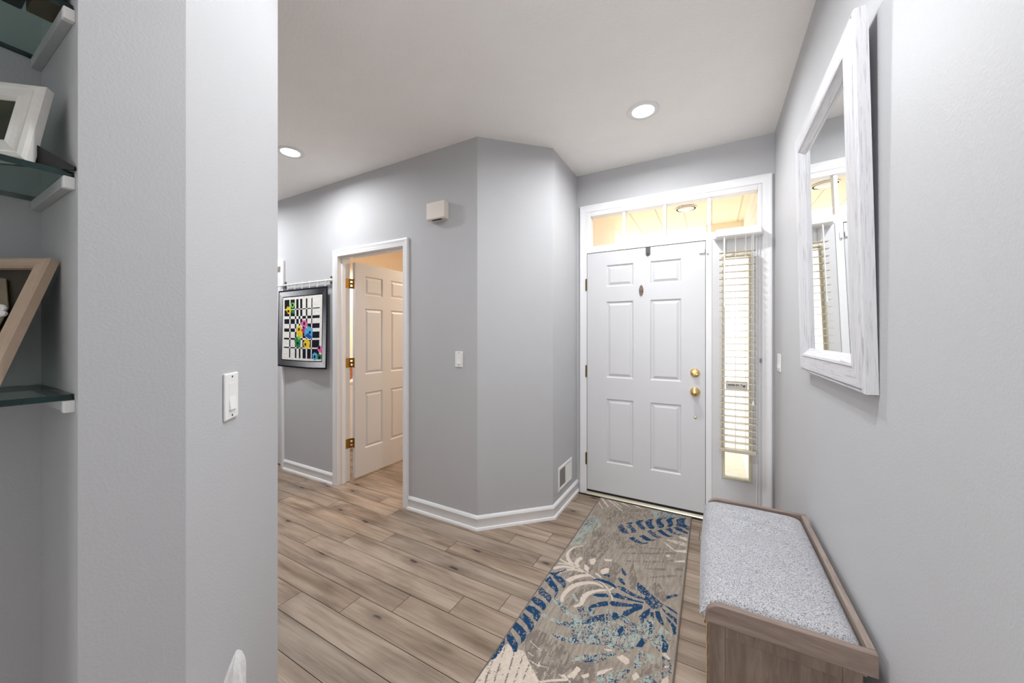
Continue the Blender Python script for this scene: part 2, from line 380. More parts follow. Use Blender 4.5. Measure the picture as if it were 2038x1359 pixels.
for k, (a, b) in enumerate(((-4.2, -2.6), (-1.5, -.6))):  # windows added out of view to hold the rear fill lamps
    w = thing('window_%d' % (3 + k), ((a + b) / 2, -5.05, .7), ('left', 'right')[k] + ' window in the wall behind the camera', 'window', kind='structure')
    f = MB(); f.box(a, a + .05, -5.09, -5.0, .7, 2.3); f.box(b - .05, b, -5.09, -5.0, .7, 2.3); f.box(a + .05, b - .05, -5.09, -5.0, .7, .75); f.box(a + .05, b - .05, -5.09, -5.0, 2.25, 2.3)
    f.build('window_frame', M['trim'], w); MB().box(a + .05, b - .05, -5.06, -5.055, .75, 2.25).build('glass_pane', M['glass'], w)

# baseboards
BB = [(0, 0), (.024, 0), (.023, .008), (.019, .016), (.012, .019), (.012, .072), (.015, .078), (.013, .086), (.009, .094), (.004, .1), (0, .1)]
def baseboard(name, path, label):
    mb = MB(); mb.sweep(path, [(-d, z) for d, z in BB], lambda x, y, z: (x, y, z))
    return struct(mb.build(name, M['trim'], smooth=True), label, 'baseboard')
baseboard('baseboard_hall', [(-3.861, YH), (-3.055, YH)], 'white baseboard below the quilt')
baseboard('baseboard_corner', [(-2.117, YH), (-1.454, YH), (-1.046, 2.523), (-1.046, YD)], 'white baseboard wrapping the angled wall corner')
baseboard('baseboard_right', [(XR, YD), (XR, -5.0)], 'white baseboard of the right wall behind the bench')
baseboard('baseboard_left', [(-.922, -1.6), (-.922, -.75), (-1.177, -.75), (-1.177, .1734), (-.922, .1734), (-.922, .314), (-1.294, .686), (-5.2, .686)][::-1], 'white baseboard of the near left wall')

# casings
CAS = [(0, 0), (0, .010), (.006, .013), (.014, .013), (.02, .016), (.038, .018), (.043, .021), (.054, .021), (.06, .016), (.06, 0)]
def casing(mb, x0, x1, z1, yf):
    mb.sweep([(x0, 0), (x0, z1), (x1, z1), (x1, 0)], [(o, d) for o, d in CAS], lambda a, b, d: (a, yf - d, b))
# entry frame
mb = MB(); casing(mb, -.955, .312, 2.45, YD)
for a, b in ((-.985, -.953), (.312, .34)): mb.box(a, b, 3.066, 3.2, 0, 2.475)
mb.box(-.953, .312, 3.066, 3.2, 2.45, 2.475); mb.box(-.953, .312, 3.066, 3.2, 2.093, 2.135); mb.box(-.037, .003, 3.064, 3.2, .0, 2.093)
mb.box(-.953, -.037, 3.12, 3.14, 2.08, 2.093)
struct(mb.build('trim_1', M['trim'], smooth=True, bevel=.0015), 'white casing and frame around the front door unit', 'door trim')
mb = MB(); casing(mb, -2.996, -2.172, 2.10, YH)
for a, b in ((-3.02, -3.0), (-2.172, -2.155)): mb.box(a, b, YH - .002, 2.24, 0, 2.12)
mb.box(-3.0, -2.172, YH - .002, 2.24, 2.10, 2.12)
mb.box(-3.0, -2.988, 2.15, 2.185, 0, 2.10); mb.box(-2.184, -2.172, 2.15, 2.185, 0, 2.10); mb.box(-2.988, -2.184, 2.15, 2.185, 2.088, 2.10)
struct(mb.build('trim_2', M['trim'], smooth=True, bevel=.001), 'white casing around the open inner doorway', 'door trim')
mb = MB(); casing(mb, -4.745, -3.921, 2.095, YH)
mb.box(-4.75, -4.735, YH, 2.24, 0, 2.1); mb.box(-3.93, -3.92, YH, 2.24, 0, 2.1); mb.box(-4.735, -3.93, YH, 2.24, 2.1, 2.12)
struct(mb.build('trim_3', M['trim'], smooth=True), 'white casing partly hidden behind the hanging quilt', 'door trim')

# six-panel doors
def six_panel(name, w, h, t, cols, rows, mat):
    bm = bmesh.new()
    xs = sorted({0, w, *[c for p in cols for c in p]}); zs = sorted({0, h, *[c for p in rows for c in p]})
    vv = {(i, j): bm.verts.new((x, 0, z)) for i, x in enumerate(xs) for j, z in enumerate(zs)}
    pan = []
    for i in range(len(xs) - 1):
        for j in range(len(zs) - 1):
            f = bm.faces.new((vv[i, j], vv[i + 1, j], vv[i + 1, j + 1], vv[i, j + 1]))
            if (xs[i], xs[i + 1]) in cols and (zs[j], zs[j + 1]) in rows: pan.append(f)
    b = [bm.verts.new(p) for p in ((0, t, 0), (w, t, 0), (w, t, h), (0, t, h))]
    nx, nz = len(xs) - 1, len(zs) - 1
    bm.faces.new((b[0], b[3], b[2], b[1]))
    bm.faces.new([vv[i, 0] for i in range(nx, -1, -1)] + [b[0], b[1]])
    bm.faces.new([vv[i, nz] for i in range(nx + 1)] + [b[2], b[3]])
    bm.faces.new([vv[0, j] for j in range(nz + 1)] + [b[3], b[0]])
    bm.faces.new([vv[nx, j] for j in range(nz, -1, -1)] + [b[1], b[2]])
    bm.normal_update()
    bmesh.ops.inset_individual(bm, faces=pan, thickness=.004, depth=0)
    bmesh.ops.inset_individual(bm, faces=pan, thickness=.012, depth=-.010)
    bmesh.ops.inset_individual(bm, faces=pan, thickness=.010, depth=0)
    bmesh.ops.inset_individual(bm, faces=pan, thickness=.026, depth=.008)
    me = bpy.data.meshes.new(name); bm.to_mesh(me); bm.free(); me.materials.append(mat)
    o = bpy.data.objects.new(name, me); col.objects.link(o)
    bv = o.modifiers.new('bevel', 'BEVEL'); bv.width = .0015; bv.segments = 2; bv.limit_method = 'ANGLE'; bv.angle_limit = R(20)
    return o
YF = 3.070                                  # face of the front door
d1 = six_panel('door_1',   .912, 2.050, .044, [(.165, .392), (.518, .750)], [(.255, .803), (.978, 1.628), (1.750, 1.938)], M['door'])
d1.location = (-.951, YF, .039); struct(d1, 'white six-panel front door with brass knob and deadbolt', 'front door')
k = MB(); k.lathe([(.034, 0), (.034, .004), (.029, .010), (.014, .013), (.013, .030), (.020, .036), (.029, .046), (.030, .055), (.026, .063), (.016, .068), (.0, .069)], (-.109, YF, .95), (0, -1, 0), 32)
k.build('door_knob', M['brass'], d1, smooth=True)
k = MB(); k.lathe([(.033, 0), (.033, .006), (.029, .013), (.020, .016), (0, .016)], (-.109, YF, 1.094), (0, -1, 0), 32)
db = k.build('deadbolt', M['brass'], d1, smooth=True)
k = MB(); c_, s_ = math.cos(R(-32)), math.sin(R(-32))
k.prism([(a * c_ - b * s_ - .109, a * s_ + b * c_ + 1.094) for a, b in ((-.021, -.005), (.021, -.005), (.024, 0), (.021, .005), (-.021, .005), (-.024, 0))], YF - .034, YF - .014, lambda u, v, a: (u, a, v))
k.build('thumb_turn', M['brass'], db, bevel=.002)
k = MB(); k.lathe([(.0085, 0), (.0085, .002), (.006, .004), (0, .0045)], (-.107, YF, .752), (0, -1, 0), 16); k.build('brass_screw_cap', M['brass'], d1, smooth=True)
k = MB(); k.prism([(-.499 + .0165 * math.cos(a) * (1 if math.sin(a) < .3 else .85), 1.745 + .043 * math.sin(a)) for a in [2 * math.pi * i / 24 for i in range(24)]], YF - .010, YF, lambda u, v, a: (u, a, v))
k.lathe([(.011, 0), (.011, .006), (.007, .009), (0, .009)], (-.499, YF - .010, 1.735), (0, -1, 0), 20)
k.build('door_viewer', M['bronze'], d1, bevel=.003)
for z in (1.818, 1.065, .305):
    h = MB(); h.lathe([(.0075, 0), (.0075, .1), (.004, .104), (0, .105)], (-.957, YF - .004, z - .05), (0, 0, 1), 12); h.box(-.972, -.957, YF - .0045, YF + .01, z - .048, z + .048)
    h.build('hinge', M['dull_brass'], d1, smooth=True)
k = MB(); k.box(-.948, -.042, YF + .001, YF + .040, .0225, .0385); k.build('door_sweep', M['dark_gap'], d1)
mb = MB(); mb.prism([(3.040, 0), (3.15, 0), (3.15, .022), (3.062, .022), (3.046, .015), (3.040, .009)], -.953, .312, lambda u, v, a: (a, u, v))
struct(mb.build('trim_4', M['sill']), 'pale metal threshold under the front door', 'threshold')
mb = MB(); mb.box(-1.015, .30, 3.026, 3.040, 0, .007)
struct(mb.build('trim_5', M['dark_gap']), 'dark seal line along the front door threshold', 'threshold seal')
mb = MB(); mb.box(-.9525, -.951, 3.069, 3.11, .03, 2.092); mb.box(-.039, -.0365, 3.0655, 3.11, .02, 2.092); mb.box(-.951, -.039, 3.072, 3.11, 2.0895, 2.0925)
struct(mb.build('trim_6', M['dark_gap']), 'dark weather strip in the gap around the front door', 'weather strip')

# inner door, standing open at a right angle
d2 = six_panel('door_2', .76, 2.05, .035, [(.11, .33), (.43, .65)], [(.255, .80), (.975, 1.62), (1.745, 1.935)], M['door'])
d2.location = (-2.954, 2.262, .022); d2.rotation_euler = (0, 0, R(90)); struct(d2, 'white six-panel inner door standing open, brass hinges', 'door')
def d2l(x, y, z): return (y - 2.262, -(x + 2.954), z - .022)
for z in (1.869, 1.119, .357):
    h = MB(); hh = .045
    def wb(x0, x1, y0, y1, z0, z1):
        a = d2l(x0, y0, z0); b = d2l(x1, y1, z1); h.box(*sorted((a[0], b[0])), *sorted((a[1], b[1])), *sorted((a[2], b[2])))
    wb(-2.9998, -2.9975, 2.196, 2.243, z - hh, z + hh); wb(-2.990, -2.962, 2.2595, 2.2618, z - hh, z + hh)
    for q in range(3): wb(-2.999, -2.988, 2.243, 2.2605, z - hh + q * .036, z - hh + q * .036 + .017)
    for q in (-.03, 0, .03): h.lathe([(.004, 0), (.003, .002)], d2l(-2.976, 2.2595, z + q), (-1, 0, 0), 10)
    h.build('hinge', M['hinge_brass'], d2, local=True, bevel=.0008)
k = MB(); k.lathe([(.03, 0), (.028, .006), (.012, .01), (.012, .03), (.026, .042), (.027, .055), (.02, .064), (0, .066)], (.70, 0, .93), (0, -1, 0), 24); k.build('door_knob', M['brass'], d2, local=True, smooth=True)
d3 = six_panel('door_3', .80, 2.07, .035, [(.11, .34), (.46, .69)], [(.255, .80), (.975, 1.62), (1.745, 1.935)], M['door'])
d3.location = (-4.7325, YH + .03, .015); struct(d3, 'white closed door at the far left of the hall', 'door')
for z in (1.86, .956, .3):
    h = MB(); h.lathe([(.006, 0), (.006, .085), (0, .087)], (-3.931, YH + .022, z - .042), (0, 0, 1), 10); h.box(-3.944, -3.931, YH + .023, YH + .029, z - .04, z + .04); h.build('hinge', M['dull_brass'], d3)

# transom window
w1 = thing('window_1', (-.32, 3.13, 2.135), 'transom window above the front door, four panes', 'window', kind='structure')
f = MB(); f.box(-.953, -.921, 3.0675, 3.15, 2.135, 2.45); f.box(.29, .312, 3.0675, 3.15, 2.135, 2.45); f.box(-.921, .29, 3.0675, 3.15, 2.412, 2.45); f.box(-.921, .29, 3.0675, 3.15, 2.135, 2.15)
f.build('window_frame', M['trim'], w1, bevel=.003)
mx = [-.638, -.323, -.014]
for x in mx: MB().box(x - .012, x + .012, 3.074, 3.13, 2.15, 2.412).build('muntin', M['trim'], w1, bevel=.004)
e = [-.921] + mx + [.29]
for a, b in zip(e[:-1], e[1:]): MB().box(a + (.012 if a > -.9 else 0), b - (.012 if b < .28 else 0), 3.100, 3.104, 2.15, 2.412).build('glass_pane', M['glass'], w1)
# sidelight window
w2 = thing('window_2', (.156, 3.12, .022), 'narrow side window beside the front door', 'window', kind='structure')
f = MB(); f.box(.003, .085, 3.070, 3.115, .022, 2.093); f.box(.235, .312, 3.070, 3.115, .022, 2.093); f.box(.085, .235, 3.070, 3.115, .022, .346); f.box(.085, .235, 3.070, 3.115, 1.952, 2.093)
f.build('side_panel', M['door'], w2)
f = MB(); f.box(.276, .284, 3.064, 3.070, .03, 2.085); f.box(.294, .300, 3.064, 3.070, .03, 2.085); f.build('panel_moulding', M['trim'], w2, bevel=.002)
VF = [(0, -.02), (0, .006), (.004, .011), (.012, .012), (.018, .008), (.024, .006), (.024, -.001)]
f = MB(); f.sweep([(.086, .347), (.234, .347), (.234, 1.951), (.086, 1.951)], [(-o * .85, d) for o, d in VF], lambda a, b, d: (a, 3.070 - d, b), closed=True); f.build('window_frame', M['vinyl'], w2, smooth=True)
MB().box(.085, .235, 3.094, 3.098, .346, 1.952).build('glass_pane', M['glass'], w2)

# porch outside the door
mb = MB(); mb.box(-3.2, 1.8, 3.2, 5.15, 2.75, 2.8); struct(mb.build('ceiling_porch', M['soffit'], origin=(0, 0, 2.75)), 'cream plank porch ceiling outside', 'porch ceiling')
mb = MB(); mb.box(-1.45, -1.18, 3.2, 4.85, -.14, 2.75); struct(mb.build('wall_porch', M['siding'], origin=(-1.3, 4, 0)), 'cream sided porch wall outside to the left', 'porch wall')
mb = MB(); mb.box(.335, .55, 3.2, 6.2, -.14, 2.75); struct(mb.build('wall_garage', M['siding_white'], origin=(.45, 4.5, 0)), 'white sided wall outside to the right', 'porch wall')
mb = MB(); mb.box(-.06, .335, 5.10, 5.2, 2.64, 2.75); struct(mb.build('trim_7', M['siding'], origin=(.1, 5.1, 0)), 'cream porch beam outside', 'porch beam')
mb = MB(); mb.box(-1.45, .335, 3.2, 9, -.18, -.12); struct(mb.build('floor_porch', M['concrete']), 'pale concrete porch slab outside', 'porch floor')
mb = MB(); mb.box(-12, 12, 3.25, 30, -.26, -.19); struct(mb.build('floor_yard', M['ground']), 'pale ground beyond the porch', 'ground')
p = thing('porch_light', (-.24, 4.3, 2.75), 'round recessed light in the porch ceiling outside, seen through the transom', 'light')
k = MB(); k.lathe([(.105, -.012), (.105, -.004), (.095, 0), (.095, -.012)], (-.24, 4.3, 2.75), (0, 0, 1), 32); k.build('trim_ring', M['trim'], p, smooth=True)
k = MB(); k.lathe([(.065, -.02), (.095, -.006), (.0, -.004)], (-.24, 4.3, 2.75), (0, 0, 1), 32); k.build('lens', M['plastic'], p, smooth=True)

# ================================================================ CEILING LIGHTS
def can_light(loc, label, power):
    x, y, z = loc
    t = thing('recessed_light', (x, y, z), label, 'ceiling light', 'recessed ceiling lights')
    k = MB(); k.lathe([(.096, 0), (.096, -.004), (.090, -.008), (.066, -.006), (.064, 0)], (x, y, z), (0, 0, 1), 40); k.build('trim_ring', M['trim'], t, smooth=True)
    k = MB(); k.lathe([(.064, -.0015), (.060, -.0045), (.03, -.006), (0, -.006)], (x, y, z), (0, 0, 1), 40); k.build('lens', M['lens'], t, smooth=True)
    l = area('ceiling_lamp', (x, y, z - .012), (0, 0, 0), .11, .11, power, (0.95, 0.975, 1.0), 'DISK', 170); return t
can_light((-.375, 2.375, CEIL), 'round recessed ceiling light near the front door', 14.5)
can_light((-2.835, 1.595, CEIL), 'round recessed ceiling light over the hall at left', 10.5)
can_light((-4.3, 1.5, CEIL), 'round recessed ceiling light at the far end of the hall', 18)  # hidden lamp added to fill the hall with light
can_light((-.20, .88, CEIL), 'round recessed ceiling light above the near end of the bench', 12.5)  # out-of-view lamp added to brighten the near walls
can_light((-.92, .98, CEIL), 'round recessed ceiling light between the hall and the entry', 5.5)  # added lamp, never in view, lifts the hall wall and angled corner

# ================================================================ RUNNER RUG
RUG=[('d',0.5,[120,829,119,699,156,619,230,637,249,712,226,839,218,940,207,991,143,901]),
('d',0.6,[218,940,277,827,345,814,378,969,348,1013,285,992]),
('d',0.7,[402,838,412,777,454,898,470,1012,434,1006]),
('d',0.7,[527,941,560,868,626,989,612,1032,545,984]),
('d',(12,26),[331,707,463,638,622,546]),
('d',(8,20),[325,633,453,571,581,528]),
('d',(14,24),[368,776,516,707,632,622]),
('d',(12,30),[478,795,583,749,677,693]),
('d',(8,22),[517,864,607,799,674,762]),
('d',0.4,[46,869,47,787,95,751,119,855,103,923,87,957]),
('d',0.55,[84,1074,118,1018,173,995,194,1006,140,1043,108,1104]),
('d',0.55,[133,1159,156,1092,220,1035,240,1045,180,1099,149,1157]),
('d',0.6,[187,1194,226,1108,288,1067,320,1082,250,1134,232,1207,215,1252]),
('d',0.6,[166,1291,167,1230,187,1182,212,1254,193,1299]),
('d',0.35,[82,202,270,77,388,32,441,122,306,272,209,380,140,346]),
('d',0.35,[94,546,233,485,428,546,405,615,248,702,171,812]),
('d',0.9,[80,1558,105,1501,147,1499,211,1512,256,1523,297,1549,317,1606,297,1652,244,1685,202,1692,157,1673,116,1630]),
('d',0.85,[193,1722,208,1689,267,1669,324,1658,350,1631,368,1681,237,1754]),
('d',0.6,[297,1549,373,1530,415,1552,401,1623,361,1662,329,1621]),
('d',0.5,[302,1558,379,1533,443,1505,431,1545,411,1641,345,1678]),
('d',0.4,[568,1479,619,1414,663,1403,635,1442,592,1492,557,1533]),
('a',0.75,[408,31,467,9,586,13,680,-10,685,15,590,59,517,109,476,150,437,95]),
('a',0.75,[14,358,68,328,130,452,100,536,86,629,104,720,13,780,12,628,12,494]),
('a',0.6,[224,1337,280,1306,373,1300,411,1279,487,1272,547,1186,580,1220,631,1243,677,1273,674,1305,624,1348,586,1320,559,1303,531,1354,516,1422,464,1436,408,1434,356,1455,281,1497]),
('a',0.8,[364,1503,411,1469,467,1446,440,1493,401,1535,353,1541]),
('a',0.7,[426,1584,471,1536,530,1494,532,1531,510,1572,429,1632]),
('a',0.6,[534,1387,563,1382,615,1382,672,1368,676,1389,629,1412,582,1441,545,1492,538,1424]),
('a',0.65,[560,1553,599,1491,636,1451,670,1426,659,1461,641,1514,561,1558]),
('a',0.9,[560,1174,586,1177,627,1203,626,1250,592,1218,563,1199]),
('a',0.9,[633,1209,667,1223,670,1261,640,1258]),
('a',0.9,[493,1332,509,1294,520,1353,506,1368]),
('a',0.5,[356,1220,380,1207,441,1218,463,1222,487,1239,457,1267,433,1250,381,1294]),
('a',0.5,[254,1269,285,1252,317,1247,318,1298,299,1324,270,1321]),
('a',(26,26),[102,1277,157,1308,216,1345,283,1368,334,1374]),
('a',(16,30),[93,1407,149,1412,232,1402,313,1397]),
('a',(10,42),[169,1490,243,1489,312,1456,396,1420]),
('a',(10,30),[297,1582,369,1518,414,1489]),
('a',(14,18),[175,1193,219,1240]),
('n',0.22,[224,1337,280,1306,373,1300,487,1272,547,1186,631,1243,677,1273,624,1348,586,1320,531,1354,516,1422,408,1434,356,1455,281,1497]),
('n',0.2,[353,1541,411,1469,467,1446,440,1493,401,1535]),
('n',0.25,[429,1632,426,1584,530,1494,532,1531,510,1572]),
('n',0.2,[545,1492,533,1398,572,1376,587,1439]),
('n',0.28,[639,1368,675,1370,680,1433,647,1439]),
('n',0.28,[561,1558,599,1491,636,1451,670,1426,641,1514]),
('n',0.35,[249,1255,317,1247,318,1298,286,1369]),
('n',0.35,[356,1220,441,1218,487,1239,551,1252,494,1276,433,1250,381,1294]),
('n',0.35,[94,1267,138,1284,204,1314,199,1348,167,1334]),
('n',0.28,[165,1398,324,1368,325,1396,177,1427]),
('n',0.35,[168,1488,240,1480,294,1450,296,1480,241,1506]),
('n',0.3,[339,1415,390,1397,399,1434,352,1460]),
('n',0.4,[227,1276,251,1255,301,1346,287,1354]),
('n',0.2,[8,374,72,339,68,463,15,538]),
('n',0.22,[436,26,681,-6,590,59,483,146]),
('n',0.3,[343,1519,396,1508,389,1535,356,1558]),
('b',1,[8,10,26,6,106,125,97,141]),
('b',1,[58,5,88,12,220,151,208,152]),
('b',1,[4,82,22,95,77,184,63,181]),
('b',1,[165,15,195,10,260,50,239,51]),
('b',1,[270,12,300,7,360,37,330,38]),
('b',0.8,[102,16,125,15,204,92,186,91]),
('b',1,[546,444,564,456,619,510,684,474,686,507,626,526,570,481]),
('b',0.85,[548,405,616,390,679,392,682,434,612,429]),
('b',1,[624,324,679,317,681,361,633,343]),
('b',1,[625,633,681,593,683,617,635,640]),
('b',1,[575,595,592,578,598,602,579,612]),
('b',(12,5),[13,998,70,974,126,975,182,997,231,1015,287,1033,321,1055,357,1101,384,1159]),
('b',(4,30),[92,743,43,789,27,871,55,933,99,966]),
('b',(26,22),[123,870,109,912,113,951,137,969]),
('b',1,[170,869,197,834,210,864,208,906,187,910]),
('b',1,[156,927,169,927,193,946,199,996,168,967]),
('b',1,[256,934,278,899,298,895,303,931,282,965,263,960]),
('b',1,[248,818,293,801,290,824,257,838]),
('b',(8,18),[8,951,43,965,82,968]),
('b',(26,16),[8,1056,49,1006,121,989]),
('b',(20,14),[48,1087,70,1037,128,997,175,1002]),
('b',(34,18),[119,1120,141,1072,183,1027,217,1011]),
('b',(14,34),[150,1282,136,1235,151,1163,168,1126]),
('b',(34,10),[168,1126,209,1083,260,1055,309,1069]),
('b',(8,32),[214,1282,245,1247,236,1193]),
('b',(32,10),[236,1193,253,1145,297,1101,332,1082]),
('b',(12,8),[343,1076,362,1039]),
('b',(14,8),[237,975,277,996]),
('b',0.97,[12,1735,22,1653,32,1632,61,1646,108,1630,149,1664,188,1695,223,1722,240,1760,-7,1897,-6,1865]),
('d',(5,6),[15,1733,31,1799,49,1858]),
('d',(5,6),[24,1641,46,1716,63,1786,81,1840]),
('d',(5,6),[78,1661,94,1721,116,1821]),
('d',(5,6),[117,1649,134,1742,148,1803]),
('d',(5,6),[159,1676,164,1734,177,1787]),
('b',(8,12),[226,1728,267,1697,325,1661]),
('b',(12,24),[319,1652,335,1627,345,1591]),
('b',1,[364,1619,385,1595,393,1607,374,1626]),
('b',(3,3),[107,1570,144,1585,176,1592]),
('b',(4,3),[128,1628,159,1635]),
('b',(4,3),[147,1660,189,1664,231,1654]),
('b',1,[469,1466,488,1443,516,1450,524,1467,512,1484,486,1474]),
('b',1,[407,1453,438,1440,449,1443,431,1457]),
('b',1,[417,1592,417,1570,466,1524,469,1527,438,1571]),
('b',1,[330,1637,348,1594,346,1635,340,1650]),
('b',1,[366,1623,387,1596,391,1610,375,1628]),
('b',1,[635,1356,649,1345,672,1364,665,1372]),
('b',1,[650,1509,651,1481,672,1450,676,1494]),
('b',1,[543,1522,555,1496,571,1513,554,1541]),
('b',1,[651,1413,668,1401,668,1410,655,1421]),
('n',0.8,[232,410,245,360,261,355,279,393,312,425,325,451,292,473,261,453]),
('n',0.85,[280,323,306,290,324,285,315,321,328,349,357,383,366,415,337,439,323,385,286,372,304,345]),
('n',0.85,[334,275,354,232,386,209,374,253,382,284,411,320,409,355,382,353,352,309]),
('n',0.9,[395,232,414,185,446,162,436,200,445,240,468,271,465,307,441,320,407,270]),
('n',0.9,[460,178,474,137,504,125,493,168,525,214,525,248,499,280,483,245]),
('n',0.93,[527,131,553,79,586,61,564,111,584,172,566,225,541,231,552,190]),
('n',0.9,[592,95,627,43,663,23,647,74,654,133,684,151,688,217,654,185,600,189,604,143]),
('n',0.9,[331,510,360,482,397,511,425,526,459,499,452,522,421,546,371,541]),
('n',0.95,[390,454,415,420,448,445,470,456,500,439,480,473,440,488]),
('n',0.75,[429,368,446,334,470,346,497,387,536,392,508,419,471,409,449,381]),
('n',0.95,[489,319,511,290,547,327,570,346,601,337,569,370,530,361]),
('n',0.75,[534,269,567,233,589,279,619,295,656,279,624,313,581,308]),
('n',0.95,[584,215,622,194,653,228,685,246,676,264,641,259,608,244]),
('n',0.9,[1,1100,38,1080,74,1025,86,1028,48,1092,40,1113,13,1111]),
('n',0.85,[38,1106,77,1101,115,1128,125,1162,124,1185,106,1164,69,1146,35,1124]),
('n',0.85,[6,1173,19,1124,46,1151,84,1184,105,1211,109,1245,106,1275,91,1225,55,1208]),
('n',0.85,[4,1259,14,1231,47,1250,84,1266,97,1287,96,1318,70,1302,23,1285]),
('n',0.93,[2,1339,8,1315,43,1317,76,1326,93,1350,91,1383,71,1368,28,1359]),
('n',0.93,[3,1409,11,1382,48,1381,85,1399,94,1431,92,1459,71,1450,56,1427,15,1419]),
('n',0.88,[5,1477,11,1440,51,1455,83,1473,95,1500,90,1534,61,1502,29,1485]),
('n',0.88,[4,1545,6,1507,42,1519,77,1539,88,1575,83,1606,67,1576,31,1558]),
('n',0.88,[5,1600,6,1569,40,1591,70,1611,85,1647,79,1663,54,1640,22,1622]),
('n',0.85,[5,1734,5,1696,5,1652,5,1611,19,1639,24,1686,20,1721,15,1733]),
('n',0.95,[235,1045,257,1015,287,1009,320,1006,353,1018,375,1040,365,1046,333,1034,302,1031,262,1033]),
('n',0.9,[273,1158,288,1136,334,1110,355,1126,341,1138,305,1154]),
('n',0.9,[352,1096,384,1078,429,1080,469,1085,518,1076,520,1088,471,1097,424,1110,376,1119]),
('n',0.8,[371,1023,404,1014,448,1033,494,1044,522,1047,522,1063,476,1064,442,1060,393,1044]),
('n',0.8,[282,1270,281,1237,316,1192,354,1158,365,1190,331,1218,297,1245]),
('n',0.9,[364,1174,372,1148,414,1138,475,1121,478,1134,430,1163,386,1183]),
('n',0.9,[474,1113,517,1098,519,1130,489,1168,462,1218,441,1218,441,1190,475,1150]),
('n',0.85,[289,1364,300,1328,328,1285,362,1254,375,1297,340,1320,308,1353]),
('n',0.95,[397,1250,400,1221,415,1217,431,1243,416,1269,407,1272]),
('n',0.9,[513,1190,529,1145,554,1103,557,1142,543,1189,535,1213,522,1208]),
('n',0.82,[519,1044,524,986,539,992,575,1022,611,1046,600,1077,567,1108,547,1090,526,1075]),
('n',0.85,[465,971,465,936,491,952,529,983,524,1023,496,1020,476,999]),
('n',0.95,[360,866,364,855,398,894,394,918,376,906]),
('n',0.8,[359,953,385,949,411,991,401,997,374,981]),
('n',0.85,[275,970,292,956,315,951,320,972,305,972]),
('n',0.93,[614,978,651,939,669,934,665,950,622,998]),
('n',0.9,[611,1046,638,1052,679,1074,677,1083,645,1073]),
('n',0.93,[604,1075,642,1095,678,1118,680,1151,649,1122,617,1100]),
('n',0.93,[627,1123,656,1145,677,1171,681,1218,670,1224,661,1180,637,1145]),
('n',0.9,[578,1114,597,1103,609,1137,625,1177,650,1214,627,1195,601,1176,586,1150]),
('n',0.8,[558,1133,572,1125,580,1165,565,1165]),
('n',0.8,[549,1190,572,1196,583,1223,584,1265,569,1280,568,1220]),
('n',1,[439,1324,456,1286,466,1302,462,1329,448,1341]),
('n',1,[530,1374,546,1310,565,1331,557,1363]),
('n',0.92,[621,1253,629,1248,658,1299,654,1338,635,1347,633,1293])]
def raster(nu, nv, cell, ox, oy, poly):      # mask of the cells whose centres lie in the polygon (mm)
    p = np.array(poly, float).reshape(-1, 2); xs = (np.arange(nu) + .5) * cell + ox; ys = (np.arange(nv) + .5) * cell + oy
    X, Y = np.meshgrid(xs, ys, indexing='ij'); m = np.zeros(X.shape, bool); n = len(p)
    i0 = max(0, int((p[:, 0].min() - ox) / cell) - 1); i1 = min(nu, int((p[:, 0].max() - ox) / cell) + 2)
    j0 = max(0, int((p[:, 1].min() - oy) / cell) - 1); j1 = min(nv, int((p[:, 1].max() - oy) / cell) + 2)
    if i0 >= i1 or j0 >= j1: return m
    x = X[i0:i1, j0:j1]; y = Y[i0:i1, j0:j1]; mm = np.zeros(x.shape, bool)
    for a in range(n):
        x0, y0 = p[a]; x1, y1 = p[(a + 1) % n]
        if y0 == y1: continue
        c = ((y0 > y) != (y1 > y)) & (x < (x1 - x0) * (y - y0) / (y1 - y0) + x0); mm ^= c
    m[i0:i1, j0:j1] = mm; return m
def stroke_poly(pts, w):
    p = np.array(pts, float).reshape(-1, 2)
    for _ in range(2):                       # Chaikin smoothing
        q = [p[0]]
        for a, b in zip(p[:-1], p[1:]): q += [a * .75 + b * .25, a * .25 + b * .75]
        p = np.array(q + [p[-1]])
    t = np.gradient(p, axis=0); t /= np.maximum(np.linalg.norm(t, axis=1, keepdims=True), 1e-6)
    n = np.stack([-t[:, 1], t[:, 0]], 1); s = np.linspace(0, 1, len(p)); ww = (w[0] + (w[1] - w[0]) * s) / 2
    ww *= np.minimum(1, np.minimum(s, 1 - s) * 8 + .35)
    return np.concatenate([p + n * ww[:, None], (p - n * ww[:, None])[::-1]]).ravel()
def smooth_noise(rng, nu, nv, su, sv):
    a = rng.random((nu // su + 3, nv // sv + 3)); u = np.arange(nu) / su; v = np.arange(nv) / sv
    i = u.astype(int); j = v.astype(int); fu = (u - i)[:, None]; fv = (v - j)[None, :]
    return (a[np.ix_(i, j)] * (1 - fu) * (1 - fv) + a[np.ix_(i + 1, j)] * fu * (1 - fv) + a[np.ix_(i, j + 1)] * (1 - fu) * fv + a[np.ix_(i + 1, j + 1)] * fu * fv)
